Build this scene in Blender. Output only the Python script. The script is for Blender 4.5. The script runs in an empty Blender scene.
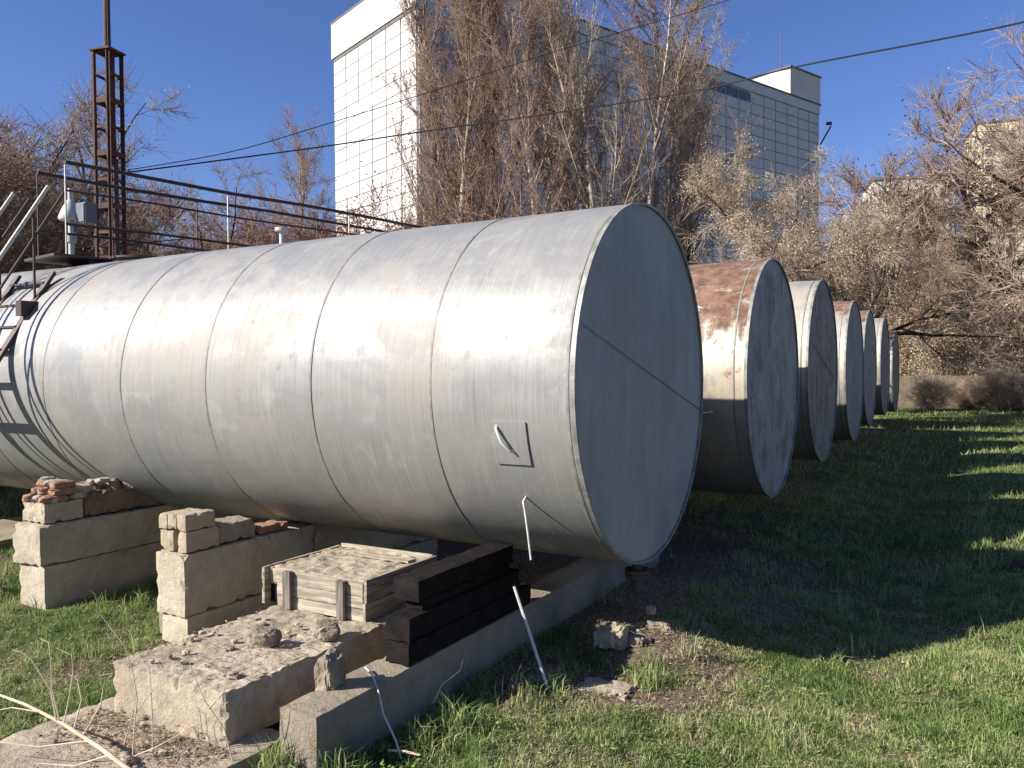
import bpy, bmesh, math, random
import numpy as np
from mathutils import Vector, Matrix, noise

# ------------------------------------------------------------------ camera, world, sun, exposure
S = bpy.context.scene
COL = S.collection
YAW, PITCH, ROLL = math.radians(29.868), math.radians(1.2546), math.radians(-0.3485)
EYE = Vector((2.2507, -6.1278, 2.22))
_fw = Vector((-math.sin(YAW)*math.cos(PITCH), math.cos(YAW)*math.cos(PITCH), -math.sin(PITCH)))
_r = Vector((math.cos(YAW), math.sin(YAW), 0)); _u = _r.cross(_fw)
_R = _r*math.cos(ROLL)+_u*math.sin(ROLL); _U = -_r*math.sin(ROLL)+_u*math.cos(ROLL)
cam = bpy.data.objects.new('camera', bpy.data.cameras.new('camera'))
COL.objects.link(cam)
cam.matrix_world = Matrix(((_R.x, _U.x, -_fw.x, EYE.x), (_R.y, _U.y, -_fw.y, EYE.y), (_R.z, _U.z, -_fw.z, EYE.z), (0, 0, 0, 1)))
cam.data.lens = 813.13/1024*36; cam.data.sensor_width = 36
cam.data.clip_start = .05; cam.data.clip_end = 6000
S.camera = cam
SUNV = Vector((1.09, 1.20, -1.0)).normalized()            # the way the light travels
sun = bpy.data.objects.new('sun', bpy.data.lights.new('sun', 'SUN')); COL.objects.link(sun)
sun.rotation_euler = SUNV.to_track_quat('-Z', 'Y').to_euler()
sun.location = (-20, -20, 30)
sun.data.energy = 5.0; sun.data.angle = math.radians(.53); sun.data.color = (1, .955, .88)
W = bpy.data.worlds.new('World'); S.world = W; W.use_nodes = True
_n = W.node_tree.nodes; _n.clear()
_o = _n.new('ShaderNodeOutputWorld'); _b = _n.new('ShaderNodeBackground'); _s = _n.new('ShaderNodeTexSky')
_s.sky_type = 'NISHITA'; _s.sun_disc = False
_s.sun_elevation = math.asin(-SUNV.z); _s.sun_rotation = math.atan2(-SUNV.x, -SUNV.y) % (2*math.pi)
_s.altitude = 200; _s.air_density = 1.0; _s.dust_density = .3; _s.ozone_density = 3.0
_b.inputs['Strength'].default_value = .055
_h = _n.new('ShaderNodeHueSaturation'); _h.inputs['Saturation'].default_value = 1.12
_m = _n.new('ShaderNodeMix'); _m.data_type = 'RGBA'; _m.blend_type = 'MULTIPLY'; _m.inputs[0].default_value = 1; _m.inputs[7].default_value = (1.07, 1.02, 1.36, 1)
W.node_tree.links.new(_s.outputs[0], _h.inputs['Color']); W.node_tree.links.new(_h.outputs[0], _m.inputs[6]); W.node_tree.links.new(_m.outputs[2], _b.inputs[0]); W.node_tree.links.new(_b.outputs[0], _o.inputs[0])
S.view_settings.view_transform = 'Standard'; S.view_settings.look = 'None'
S.view_settings.exposure = .95; S.view_settings.gamma = 1
S.render.engine = 'CYCLES'; S.render.resolution_x = 1024; S.render.resolution_y = 768

random.seed(7)
RNG = np.random.default_rng(7)

# ------------------------------------------------------------------ materials
class NT:
    """small builder for node materials"""
    def __init__(s, name):
        s.m = bpy.data.materials.new(name); s.m.use_nodes = True
        s.t = s.m.node_tree; s.n = s.t.nodes; s.l = s.t.links
        s.b = s.n['Principled BSDF']; s._c = None
    def new(s, k, **kw):
        x = s.n.new('ShaderNode'+k)
        for a, v in kw.items(): setattr(x, a, v)
        return x
    def put(s, sock, v):
        if isinstance(v, bpy.types.NodeSocket): s.l.new(v, sock)
        elif isinstance(v, (tuple, list)) and len(v) == 3 and sock.type == 'RGBA': sock.default_value = (*v, 1)
        else: sock.default_value = v
    def coord(s):
        if not s._c: s._c = s.new('TexCoord').outputs['Object']
        return s._c
    def math(s, op, a, b=0.0, c=0.0, clamp=False):
        x = s.new('Math', operation=op, use_clamp=clamp)
        for i, v in enumerate((a, b, c)): s.put(x.inputs[i], v)
        return x.outputs[0]
    def xyz(s, v=None):
        x = s.new('SeparateXYZ'); s.l.new(v or s.coord(), x.inputs[0]); return x.outputs
    def comb(s, a, b, c):
        x = s.new('CombineXYZ')
        for i, v in enumerate((a, b, c)): s.put(x.inputs[i], v)
        return x.outputs[0]
    def scale(s, v, k):
        x = s.new('Mapping'); s.l.new(v, x.inputs[0]); x.inputs['Scale'].default_value = k; return x.outputs[0]
    def noise(s, sc, vec=None, det=5, rough=.6, dist=0):
        x = s.new('TexNoise'); s.l.new(vec or s.coord(), x.inputs['Vector'])
        x.inputs['Scale'].default_value = sc; x.inputs['Detail'].default_value = det
        x.inputs['Roughness'].default_value = rough; x.inputs['Distortion'].default_value = dist
        return x.outputs['Fac']
    def ramp(s, f, lo, hi):
        x = s.new('MapRange'); x.interpolation_type = 'SMOOTHSTEP'
        s.put(x.inputs[0], f); x.inputs[1].default_value = lo; x.inputs[2].default_value = hi
        return x.outputs[0]
    def lerp(s, f, lo, hi):
        x = s.new('MapRange'); s.put(x.inputs[0], f); x.inputs[3].default_value = lo; x.inputs[4].default_value = hi
        return x.outputs[0]
    def mix(s, f, a, b, mode='MIX'):
        x = s.new('Mix', data_type='RGBA', blend_type=mode)
        s.put(x.inputs[0], f); s.put(x.inputs[6], a); s.put(x.inputs[7], b); return x.outputs[2]
    def bump(s, h, d=.01, st=1.0):
        x = s.new('Bump'); s.put(x.inputs['Height'], h); x.inputs['Distance'].default_value = d
        x.inputs['Strength'].default_value = st; s.l.new(x.outputs[0], s.b.inputs['Normal'])
    def fin(s, col, rough=.8, metal=0.0, spec=.4):
        s.put(s.b.inputs['Base Color'], col); s.put(s.b.inputs['Roughness'], rough)
        s.put(s.b.inputs['Metallic'], metal); s.b.inputs['Specular IOR Level'].default_value = spec
        return s.m

def m_plain(name, c, var=.25, sc=6, rough=.8, metal=0.0, bump=.004, c2=None, spec=.4):
    t = NT(name); f = t.noise(sc, det=6)
    g = t.ramp(f, .3, .7)
    c2 = c2 or tuple(v*(1-var) for v in c)
    col = t.mix(g, c2, c)
    if bump: t.bump(t.noise(sc*6, det=4), bump, .7)
    return t.fin(col, rough, metal, spec)

def m_panel(name, c, var):
    t = NT(name); oi = t.new('ObjectInfo')
    f = t.math('MULTIPLY', oi.outputs['Random'], var)
    g = t.mix(t.ramp(t.noise(1.3, t.scale(t.coord(), (1, 1, .5)), det=7, rough=.65), .42, .68), c, tuple(v*.86 for v in c))
    return t.fin(t.mix(f, g, tuple(v*.7 for v in c)), .7, 0, .3)
def m_concrete(name, c, dark, warm, dirt=.5, pit=1.0):
    t = NT(name)
    big = t.ramp(t.noise(1.9, det=7, rough=.65), .35, .68)
    mid = t.ramp(t.noise(9, det=6, rough=.7), .42, .62)
    fine = t.noise(60, det=4, rough=.7)
    col = t.mix(big, dark, c)
    col = t.mix(t.math('MULTIPLY', mid, dirt), col, warm)
    col = t.mix(t.ramp(fine, .55, .75), col, tuple(v*.45 for v in c))
    x = t.new('TexVoronoi'); t.l.new(t.coord(), x.inputs['Vector']); x.inputs['Scale'].default_value = 38
    spots = t.ramp(x.outputs['Distance'], .16, .04)
    col = t.mix(t.math('MULTIPLY', spots, .55), col, tuple(v*.35 for v in c))
    h = t.math('ADD', t.math('MULTIPLY', fine, .35), t.noise(14, det=6, rough=.7))
    h = t.math('SUBTRACT', h, t.math('MULTIPLY', spots, .5*pit))
    t.bump(h, .022, .8)
    return t.fin(col, .92, 0, .2)

def m_tank(name, base, top_rust=0.0, speck=.3, warm=.3, metal=.55, rough=.42, zc=2.08, seed=0.0):
    """aluminium paint brushed on round the shell, with rust patches that belong to the shell"""
    t = NT(name); x, y, z = t.xyz()
    zz = t.math('SUBTRACT', z, zc)
    ang = t.math('ARCTAN2', y, zz)
    vec = t.comb(t.math('ADD', x, seed), ang, 0)
    brush = t.noise(1.0, t.scale(vec, (95, 2.2, 1)), det=5, rough=.7)
    brush2 = t.noise(1.0, t.scale(vec, (26, 1.2, 1)), det=4)
    blot = t.noise(.8, t.scale(vec, (1.1, 2.2, 1)), det=5, rough=.62, dist=.6)
    blot2 = t.noise(2.6, t.scale(vec, (1.3, 1.9, 1)), det=6, rough=.65)
    col = t.mix(t.ramp(brush, .35, .68), tuple(v*.80 for v in base), base)
    col = t.mix(t.math('MULTIPLY', t.ramp(brush2, .48, .72), .35), col, tuple(v*.66 for v in base))
    col = t.mix(t.math('MULTIPLY', t.ramp(blot, .46, .7), warm), col, (base[0]*.97, base[1]*.84, base[2]*.68))
    col = t.mix(t.math('MULTIPLY', t.ramp(blot2, .50, .70), .22), col, tuple(v*.60 for v in base))
    scuff = t.ramp(t.noise(1.0, t.scale(vec, (3.2, 3.5, 1)), det=9, rough=.72, dist=.8), .56, .66)
    col = t.mix(t.math('MULTIPLY', scuff, .30), col, tuple(min(.8, v*1.35) for v in base))
    grime = t.math('MULTIPLY', t.ramp(t.noise(1.0, t.scale(vec, (14, .55, 1)), det=6, rough=.7), .55, .72), t.ramp(t.noise(1.7, det=5), .42, .6))
    col = t.mix(t.math('MULTIPLY', grime, .42), col, (base[0]*.50, base[1]*.44, base[2]*.36))
    rustc = t.mix(t.ramp(t.noise(7, det=7, rough=.7), .35, .65), (.105, .055, .035), (.235, .135, .085))
    drip = t.noise(1.0, t.scale(vec, (9, .9, 1)), det=5, rough=.7)
    spk = t.math('MULTIPLY', t.ramp(t.noise(11, det=8, rough=.75), .585-.075*speck, .66), t.ramp(drip, .45, .62))
    spk = t.math('MULTIPLY', spk, min(1, speck), clamp=True)
    mask = spk
    if top_rust:
        edge = t.math('ADD', zz, t.math('MULTIPLY', t.math('SUBTRACT', t.noise(2.2, det=8, rough=.68), .5), 1.5))
        edge = t.math('ADD', edge, t.math('MULTIPLY', t.math('SUBTRACT', t.noise(1.0, t.scale(vec, (8, .7, 1)), det=6, rough=.7), .5), .9))
        tr = t.ramp(edge, .92-top_rust, 1.30-top_rust)
        holes = t.ramp(t.noise(3.1, t.scale(vec, (.8, 2.6, 1)), det=7, rough=.7), .64, .58)
        tr = t.math('MULTIPLY', tr, t.lerp(holes, .15, 1))
        mask = t.math('MAXIMUM', spk, tr)
    col = t.mix(mask, col, rustc)
    t.bump(t.math('ADD', t.math('MULTIPLY', brush, .35), t.math('ADD', t.math('MULTIPLY', blot2, 1.2), t.math('MULTIPLY', mask, .4))), .004, .55)
    rg = t.math('ADD', t.lerp(brush2, rough-.08, rough+.08), t.math('MULTIPLY', mask, .35))
    rg = t.math('ADD', rg, t.lerp(t.ramp(t.math('ADD', t.math('MULTIPLY', blot, .5), t.math('MULTIPLY', blot2, .5)), .42, .58), -.12, .16))
    mt = t.math('MULTIPLY', t.math('SUBTRACT', 1.0, mask), metal)
    return t.fin(col, rg, mt, .4)

def m_head(name, base, rust=.2, seed=0.0, sk=.70):
    t = NT(name); x, y, z = t.xyz()
    vec = t.comb(seed, y, z)
    streak = t.noise(1.0, t.scale(vec, (1, 6, 1.1)), det=7, rough=.6, dist=.5)
    blot = t.noise(1.3, vec, det=6, rough=.6)
    col = t.mix(t.ramp(streak, .36, .68), tuple(v*sk for v in base), base)
    col = t.mix(t.math('MULTIPLY', t.ramp(blot, .42, .66), .5), col, tuple(v*.55 for v in base))
    r = t.math('MULTIPLY', t.ramp(t.math('ADD', t.math('MULTIPLY', streak, .5), t.math('MULTIPLY', t.noise(3.5, vec, det=8, rough=.7), .5)), .47, .58), rust)
    col = t.mix(r, col, (.12, .06, .035))
    t.bump(t.math('ADD', streak, blot), .004, .4)
    return t.fin(col, .6, .1, .35)

M = {}
M['tank1'] = m_tank('aluminium_paint_clean', (.30, .292, .275), speck=.35, warm=.34, metal=.16, rough=.48, zc=2.076)
M['tank2'] = m_tank('aluminium_paint_rusted_top', (.50, .465, .39), top_rust=.62, speck=1.0, warm=.5, metal=.6, rough=.5, zc=2.062, seed=31)
M['tank3'] = m_tank('aluminium_paint_cream', (.52, .48, .40), top_rust=.0, speck=.8, warm=.6, metal=.45, rough=.5, zc=2.1, seed=57)
M['tank4'] = m_tank('aluminium_paint_pale', (.50, .465, .40), top_rust=.16, speck=.7, warm=.6, metal=.45, rough=.5, zc=2.1, seed=83)
M['head1'] = m_head('grey_end_paint', (.40, .365, .315), .10, 3, .82)
M['head2'] = m_head('streaked_end_paint', (.42, .37, .32), .7, 17)
M['head3'] = m_head('dirty_end_paint', (.31, .26, .21), .9, 29)
M['head4'] = m_head('dull_end_paint', (.34, .30, .26), .6, 41)
M['rim'] = m_plain('rim_metal', (.33, .32, .29), .5, 9, .5, .2, .002)
M['seam'] = m_plain('weld_bead', (.27, .25, .22), .4, 14, .6, .1, .003)
M['seam_dark'] = m_plain('weld_bead_dark', (.05, .048, .045), .4, 14, .7, .1, .003)
M['conc'] = m_concrete('old_concrete', (.50, .435, .325), (.37, .315, .23), (.36, .28, .18), .35)
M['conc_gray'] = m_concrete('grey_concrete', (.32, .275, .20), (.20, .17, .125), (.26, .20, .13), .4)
M['conc_dirt'] = m_concrete('dirt_covered_concrete', (.47, .395, .285), (.34, .28, .20), (.22, .18, .13), .45)
M['stone'] = m_concrete('limestone', (.44, .37, .27), (.32, .27, .19), (.36, .26, .15), .4)
M['rock'] = m_concrete('rubble_stone', (.30, .25, .19), (.17, .14, .105), (.35, .28, .18), .5)
M['mason'] = m_concrete('old_masonry', (.22, .155, .11), (.13, .10, .075), (.30, .20, .13), .6)
M['clod'] = m_plain('earth_clod', (.10, .07, .05), .5, 20, .95, 0, .02)
M['brick'] = m_plain('brick', (.26, .105, .055), .4, 14, .9, 0, .012, c2=(.33, .22, .14))
M['mortar'] = m_plain('mortar', (.42, .38, .31), .4, 20, .95, 0, .01)
M['tar'] = m_plain('tarred_timber', (.018, .014, .012), .55, 8, .85, 0, .008, c2=(.007, .006, .006), spec=.12)
M['steel_dark'] = m_plain('dark_painted_steel', (.05, .045, .042), .4, 12, .55, .2, .002, c2=(.09, .05, .035))
M['rust'] = m_plain('rusty_steel', (.12, .05, .033), .5, 9, .8, .1, .004, c2=(.05, .027, .022))
M['white'] = m_plain('white_painted_steel', (.52, .51, .48), .2, 9, .5, 0, .002)
M['pale'] = m_plain('pale_painted_rail', (.62, .57, .48), .3, 18, .5, .1, .002)
M['box_grey'] = m_plain('grey_enamel', (.15, .16, .175), .2, 9, .5, 0, .001)
M['panel'] = m_panel('white_tile_panel', (.62, .60, .565), .5)
M['panel_b'] = m_panel('shade_toned_tile_panel', (.60, .60, .61), .7)  # white tiles again, shade put into the colour for the unlit long side
M['joint'] = m_plain('panel_joint', (.36, .35, .33), .2, .5, .9, 0, 0)
M['parapet'] = m_plain('parapet_render', (.58, .54, .50), .10, .4, .9, 0, 0)
M['glass_dark'] = m_plain('dark_window_glass', (.035, .04, .05), .3, 1, .15, 0, 0, spec=.7)
M['facade2'] = m_plain('pale_facade', (.66, .63, .56), .12, .5, .9, 0, 0)
M['facade3'] = m_plain('cream_facade', (.62, .54, .36), .12, .5, .9, 0, 0)
M['wall_old'] = m_concrete('grimy_wall_concrete', (.21, .17, .125), (.10, .085, .06), (.16, .12, .07), .6)
M['roof'] = m_plain('roofing_felt', (.16, .15, .14), .3, 1, .9, 0, 0)
M['wire'] = m_plain('cable_black', (.02, .02, .02), .1, 9, .6, 0, 0)

def m_wood(name, c, dark, axis=0):
    t = NT(name)
    k = [26, 26, 26]; k[axis] = 2.0
    g = t.noise(1.0, t.scale(t.coord(), tuple(k)), det=6, rough=.65)
    col = t.mix(t.ramp(g, .36, .62), dark, c)
    col = t.mix(t.math('MULTIPLY', t.ramp(t.noise(5, det=4), .5, .7), .4), col, tuple(v*.55 for v in c))
    t.bump(g, .006, .9)
    return t.fin(col, .85, 0, .25)
M['wood_x'] = m_wood('weathered_plank', (.44, .385, .29), (.22, .185, .135), 0)
M['wood_y'] = m_wood('weathered_plank_long', (.38, .33, .25), (.17, .145, .11), 1)
M['wood_z'] = m_wood('weathered_batten', (.20, .175, .14), (.08, .068, .055), 2)

def m_bark(name, c, d):
    t = NT(name)
    f = t.ramp(t.noise(3.0, t.scale(t.coord(), (2, 2, .7)), det=6, rough=.7), .35, .65)
    return t.fin(t.mix(f, d, c), .9, 0, .15)
M['bark'] = m_bark('brown_bark', (.15, .115, .085), (.07, .052, .04))
M['bark_pale'] = m_bark('pale_bark', (.55, .48, .39), (.24, .19, .15))
M['bark_dark'] = m_bark('dark_bark', (.07, .055, .045), (.03, .024, .02))
M['twig'] = m_bark('twig_bark', (.37, .275, .21), (.22, .16, .125))
M['twig_grey'] = m_bark('grey_twig_bark', (.43, .35, .26), (.26, .21, .155))
M['twig_red'] = m_bark('reddish_twig_bark', (.31, .19, .14), (.18, .115, .09))
M['stem'] = m_bark('dry_stem', (.72, .62, .45), (.50, .38, .25))
M['rod'] = m_plain('pale_rod', (.62, .60, .53), .25, 14, .5, .1, .001)

def m_leaf(name, a, b, transl=.35):
    t = NT(name)
    at = t.new('Attribute', attribute_name='tint')
    col = t.mix(at.outputs['Fac'], a, b)
    t.fin(col, .75, 0, .15)
    tr = t.new('BsdfTranslucent'); t.l.new(col, tr.inputs['Color'])
    mx = t.new('MixShader'); mx.inputs[0].default_value = transl
    t.l.new(t.b.outputs[0], mx.inputs[1]); t.l.new(tr.outputs[0], mx.inputs[2])
    t.l.new(mx.outputs[0], t.n['Material Output'].inputs['Surface'])
    return t.m
M['leaf_tan'] = m_leaf('dry_tan_leaf', (.46, .33, .19), (.78, .62, .40))
M['leaf_brown'] = m_leaf('dry_brown_leaf', (.15, .085, .05), (.30, .18, .09))
M['leaf_red'] = m_leaf('dry_reddish_leaf', (.26, .12, .07), (.42, .23, .14))
M['leaf_olive'] = m_leaf('fading_olive_leaf', (.11, .095, .04), (.25, .20, .08))
M['leaf_gold'] = m_leaf('golden_leaf', (.35, .20, .05), (.50, .34, .10))
M['straw'] = m_leaf('straw', (.27, .18, .12), (.52, .42, .29), .2)

def m_grass():
    t = NT('grass_blade')
    at = t.new('Attribute', attribute_name='tint')
    cr = t.new('ValToRGB'); t.l.new(at.outputs['Fac'], cr.inputs[0])
    e = cr.color_ramp.elements
    e[0].position = 0; e[0].color = (.075, .14, .03, 1)
    e[1].position = 1; e[1].color = (.52, .44, .26, 1)
    for p_, c_ in ((.35, (.17, .25, .065, 1)), (.62, (.33, .38, .14, 1)), (.8, (.47, .44, .23, 1))):
        k = e.new(p_); k.color = c_
    t.fin(cr.outputs[0], .6, 0, .25)
    tr = t.new('BsdfTranslucent'); t.l.new(cr.outputs[0], tr.inputs['Color'])
    mx = t.new('MixShader'); mx.inputs[0].default_value = .35
    t.l.new(t.b.outputs[0], mx.inputs[1]); t.l.new(tr.outputs[0], mx.inputs[2])
    t.l.new(mx.outputs[0], t.n['Material Output'].inputs['Surface'])
    return t.m
M['grass'] = m_grass()

def m_ground():
    t = NT('soil_and_turf')
    at = t.new('Attribute', attribute_name='soil')
    n1 = t.noise(.9, det=8, rough=.65); n2 = t.noise(28, det=6, rough=.7); n3 = t.noise(130, det=3)
    soil = t.mix(t.ramp(n2, .35, .65), (.085, .06, .04), (.21, .16, .11))
    soil = t.mix(t.ramp(n3, .56, .66), soil, (.33, .28, .20))
    turf = t.mix(t.ramp(n2, .35, .65), (.04, .055, .018), (.09, .11, .035))
    turf = t.mix(t.ramp(n1, .45, .7), turf, (.12, .11, .05))
    t.bump(t.math('ADD', n2, t.math('MULTIPLY', n3, .3)), .03, .8)
    return t.fin(t.mix(at.outputs['Fac'], turf, soil), .95, 0, .1)
M['ground'] = m_ground()

# ------------------------------------------------------------------ helpers
def tag(o, label=None, cat=None, group=None, kind=None):
    if label: o['label'] = label
    if cat: o['category'] = cat
    if group: o['group'] = group
    if kind: o['kind'] = kind
    return o
def thing(name, loc, label, cat, group=None):
    o = bpy.data.objects.new(name, None); COL.objects.link(o); o.location = loc
    o.empty_display_size = .3
    return tag(o, label, cat, group)
def link(name, me, parent=None, loc=(0, 0, 0)):
    o = bpy.data.objects.new(name, me); COL.objects.link(o)
    if parent: o.parent = parent
    o.location = loc
    return o
def world_of(o):
    v = Vector((0, 0, 0))
    while o: v += o.location; o = o.parent
    return v
def np_mesh(name, V, F, mat, smooth=False, tint=None, attr='tint'):
    """V (n,3), F (m,k) uniform polygons"""
    me = bpy.data.meshes.new(name); m_, k = F.shape
    me.vertices.add(len(V)); me.vertices.foreach_set('co', np.ascontiguousarray(V, np.float32).ravel())
    me.loops.add(m_*k); me.loops.foreach_set('vertex_index', np.ascontiguousarray(F, np.int32).ravel())
    me.polygons.add(m_); me.polygons.foreach_set('loop_start', np.arange(0, m_*k, k, dtype=np.int32))
    me.polygons.foreach_set('loop_total', np.full(m_, k, np.int32))
    if smooth: me.polygons.foreach_set('use_smooth', np.ones(m_, bool))
    if tint is not None:
        a = me.attributes.new(attr, 'FLOAT', 'POINT'); a.data.foreach_set('value', np.ascontiguousarray(tint, np.float32))
    me.update(calc_edges=True); me.validate()
    if mat: me.materials.append(mat)
    return me
class MB:
    def __init__(s): s.v = []; s.f = []; s.sm = []
    def add(s, v, f, smooth=False):
        o = len(s.v); s.v += [tuple(x) for x in v]
        s.f += [tuple(i+o for i in q) for q in f]; s.sm += [smooth]*len(f); return s
    def box(s, c, d, rot=None):
        x, y, z = d[0]/2, d[1]/2, d[2]/2
        P = [Vector(q) for q in ((-x, -y, -z), (x, -y, -z), (x, y, -z), (-x, y, -z), (-x, -y, z), (x, -y, z), (x, y, z), (-x, y, z))]
        if rot is not None: P = [rot @ q for q in P]
        c = Vector(c)
        return s.add([c+q for q in P], [(0, 3, 2, 1), (4, 5, 6, 7), (0, 1, 5, 4), (1, 2, 6, 5), (2, 3, 7, 6), (3, 0, 4, 7)])
    def bar(s, a, b, w, h, up=(0, 0, 1)):
        a = Vector(a); b = Vector(b); d = (b-a); L = d.length; d.normalize()
        side = d.cross(Vector(up))
        if side.length < 1e-4: side = d.cross(Vector((1, 0, 0)))
        side.normalize(); u = side.cross(d)
        return s.box((a+b)/2, (L, w, h), Matrix((d, side, u)).transposed())
    def tube(s, pts, r, n=8, cap=True):
        pts = [Vector(q) for q in pts]; m = len(pts)
        rr = r if isinstance(r, (list, tuple)) else [r]*m
        V = []; F = []; ref = None
        for i, q in enumerate(pts):
            d = (pts[min(i+1, m-1)]-pts[max(i-1, 0)]).normalized()
            if ref is None: ref = d.orthogonal().normalized()
            ref = (ref-d*ref.dot(d)).normalized(); w = d.cross(ref)
            for k in range(n):
                a = 2*math.pi*k/n; V.append(q+(ref*math.cos(a)+w*math.sin(a))*rr[i])
        for i in range(m-1):
            for k in range(n):
                F.append((i*n+k, i*n+(k+1) % n, (i+1)*n+(k+1) % n, (i+1)*n+k))
        if cap: F += [tuple(range(n-1, -1, -1)), tuple(range((m-1)*n, m*n))]
        return s.add(V, F, True)
    def build(s, name, mat, parent=None, origin=None, **kw):
        me = bpy.data.meshes.new(name)
        if parent is not None: off = world_of(parent); loc = (0, 0, 0)
        else: off = Vector(origin or (0, 0, 0)); loc = off
        me.from_pydata([Vector(q)-off for q in s.v], [], s.f)
        me.polygons.foreach_set('use_smooth', s.sm); me.materials.append(mat); me.update()
        if any(s.sm):
            try: me.set_sharp_from_angle(angle=math.radians(40))
            except Exception: pass
        o = link(name, me, parent, loc)
        if kw: tag(o, **kw)
        return o

def rough_block(name, lo, hi, mat, parent, cell=.05, amp=.008, chip=.03, seed=0, fr=6.0, top=None, keep=(), origin=None):
    """a block with uneven faces and chipped, crumbled edges; top = extra relief on its upper face"""
    lo = np.array(lo, float); hi = np.array(hi, float); d = hi-lo
    n = np.maximum(2, np.round(d/cell).astype(int))
    idx = {}; V = []; F = []
    def vid(i, j, k):
        q = (i, j, k)
        if q not in idx:
            idx[q] = len(V); V.append(lo+d*np.array(q)/n)
        return idx[q]
    for ax in range(3):
        a, b = [(1, 2), (2, 0), (0, 1)][ax]
        for side in (0, n[ax]):
            for i in range(n[a]):
                for j in range(n[b]):
                    q = []
                    for (s_, t_) in ((0, 0), (1, 0), (1, 1), (0, 1)):
                        c = [0, 0, 0]; c[ax] = side; c[a] = i+s_; c[b] = j+t_; q.append(vid(*c))
                    F.append(tuple(q) if side else tuple(q[::-1]))
    out = []; ctr = (lo+hi)/2
    for p in V:
        v = Vector(p); near = sorted([min(p[a]-lo[a], hi[a]-p[a]) for a in range(3)])
        s_ = Vector((seed*3.7, seed*1.3, seed*2.1))
        nv = noise.noise_vector((v+s_)*fr*.5)*amp*.55 + noise.noise_vector((v+s_)*fr*4)*amp*.35
        v2 = v+nv
        e = near[1]                                    # distance to the second nearest face: small along an edge
        if e < chip*1.6:
            c = max(0, noise.noise((v+s_)*fr*3.4)-.08)*chip*1.3*(1-e/(chip*1.6)) + chip*.10*(1-e/(chip*1.6))
            inw = Vector([(1 if p[a]-lo[a] < hi[a]-p[a] else -1) if min(p[a]-lo[a], hi[a]-p[a]) < chip*1.6 else 0 for a in range(3)])
            v2 += inw*c
        if top and abs(p[2]-hi[2]) < 1e-6: v2.z += top(v)
        out.append(v2)
    m = MB(); m.add(out, F, False)
    o = m.build(name, mat, parent, origin=origin)
    return o

def rock(name, c, size, mat, seed, parent=None, sub=4, amp=.25, rot=0):
    bm = bmesh.new(); bmesh.ops.create_icosphere(bm, subdivisions=sub, radius=1)
    R = Matrix.Rotation(rot, 3, 'Z')
    for v in bm.verts:
        p = v.co.copy()
        q = Vector([math.copysign(abs(a)**.6, a) for a in p])         # blocky
        s_ = Vector((seed*5.1, seed, -seed*2.3))
        q *= 1+noise.noise(p*1.3+s_)*amp*1.3+noise.noise(p*4+s_)*amp*.45+noise.noise(p*10+s_)*amp*.22
        q = Vector((q.x*size[0]/2, q.y*size[1]/2, q.z*size[2]/2))
        v.co = R @ q
        v.co.z = max(v.co.z, -size[2]*.42)
    me = bpy.data.meshes.new(name); bm.to_mesh(me); bm.free(); me.materials.append(mat)
    c = Vector(c)
    o = link(name, me, parent, c-(world_of(parent) if parent else Vector((0, 0, 0))))
    return o

# ------------------------------------------------------------------ ground
def vn(x, y, s):                                        # cheap smooth 2-D noise
    return (np.sin(x*1.7*s+1.3*np.sin(y*1.1*s+.5))+np.sin(y*2.1*s+1.7*np.sin(x*.9*s+2.1))+np.sin((x+y)*1.3*s+.8))/3
def soil_mask(x, y):
    m = np.zeros_like(x)
    for cx, cy, rx, ry, a in ((.05, -.95, .95, .42, 1.2), (-.35, -1.45, .35, .3, 1.2), (.1, -.25, .8, .5, 1.4), (-3.2, -2.3, 1.1, .8, .8),
                              (-2.9, -1.5, .8, .6, .9), (.85, -1.35, .5, .16, .8), (1.6, -.6, .18, .3, .8), (2.9, -.6, .3, .25, .7), (-2.2, -3.6, .9, .8, .8),
                              (1.0, .3, .8, .3, .5), (.55, -1.9, .5, .3, .55), (1.1, -1.0, .7, .4, .45), (-.1, -2.2, .5, .4, .5), (2.4, -1.6, .5, .3, .5), (-1.6, 2, 3.5, 2.5, 1.1), (2.2, -1.2, .7, .3, .45), (-6.5, .8, 2.0, 2, .9)):
        m = np.maximum(m, a*np.exp(-(((x-cx)/rx)**2+((y-cy)/ry)**2)))
    m = m + .34*vn(x*1.2, y*1.2, 2.3) + .30*vn(x+3, y, 6.3) + .16*vn(x, y+5, 17.0) - .24
    under = np.where((x < -.2) & (y > 0) & (y < 30), .5, 0)
    return np.clip(m+under, 0, 1)
def gh(x, y):
    dist = np.hypot(x-1, y+2)
    h = (.018*vn(x, y, 2.3)+.012*vn(x, y, 5.9)+.03*vn(x, y, .5))*np.exp(-dist/60)
    h = h+.10*np.exp(-(((x+.42)/.22)**2+((y+1.43)/.16)**2)) + .09*np.exp(-(((x-.0)/.4)**2+((y+.12)/.32)**2)) + .05*np.exp(-(((x-.3)/.3)**2+((y+.5)/.2)**2))
    t = np.clip((x-1.2)/1.6, 0, 1); t = t*t*(3-2*t)
    u = np.clip((x+.2)/.9, 0, 1); u = u*u*(3-2*u)
    return h+(-.07*u+.22*t)*np.exp(-np.maximum(0, dist-14)**2/60)  # dip and rise added to shape where the tank shadows end
def axis_pts(c, n, near, far):
    t = np.linspace(-1, 1, n); k = math.asinh(far/near)
    return c+near*np.sinh(t*k)
gx = axis_pts(-.5, 420, 6.0, 2500); gy = axis_pts(0, 420, 6.0, 2500)
X, Y = np.meshgrid(gx, gy); Z = gh(X, Y)
i = np.arange(420*420).reshape(420, 420)
F = np.stack([i[:-1, :-1], i[:-1, 1:], i[1:, 1:], i[1:, :-1]], -1).reshape(-1, 4)
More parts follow.
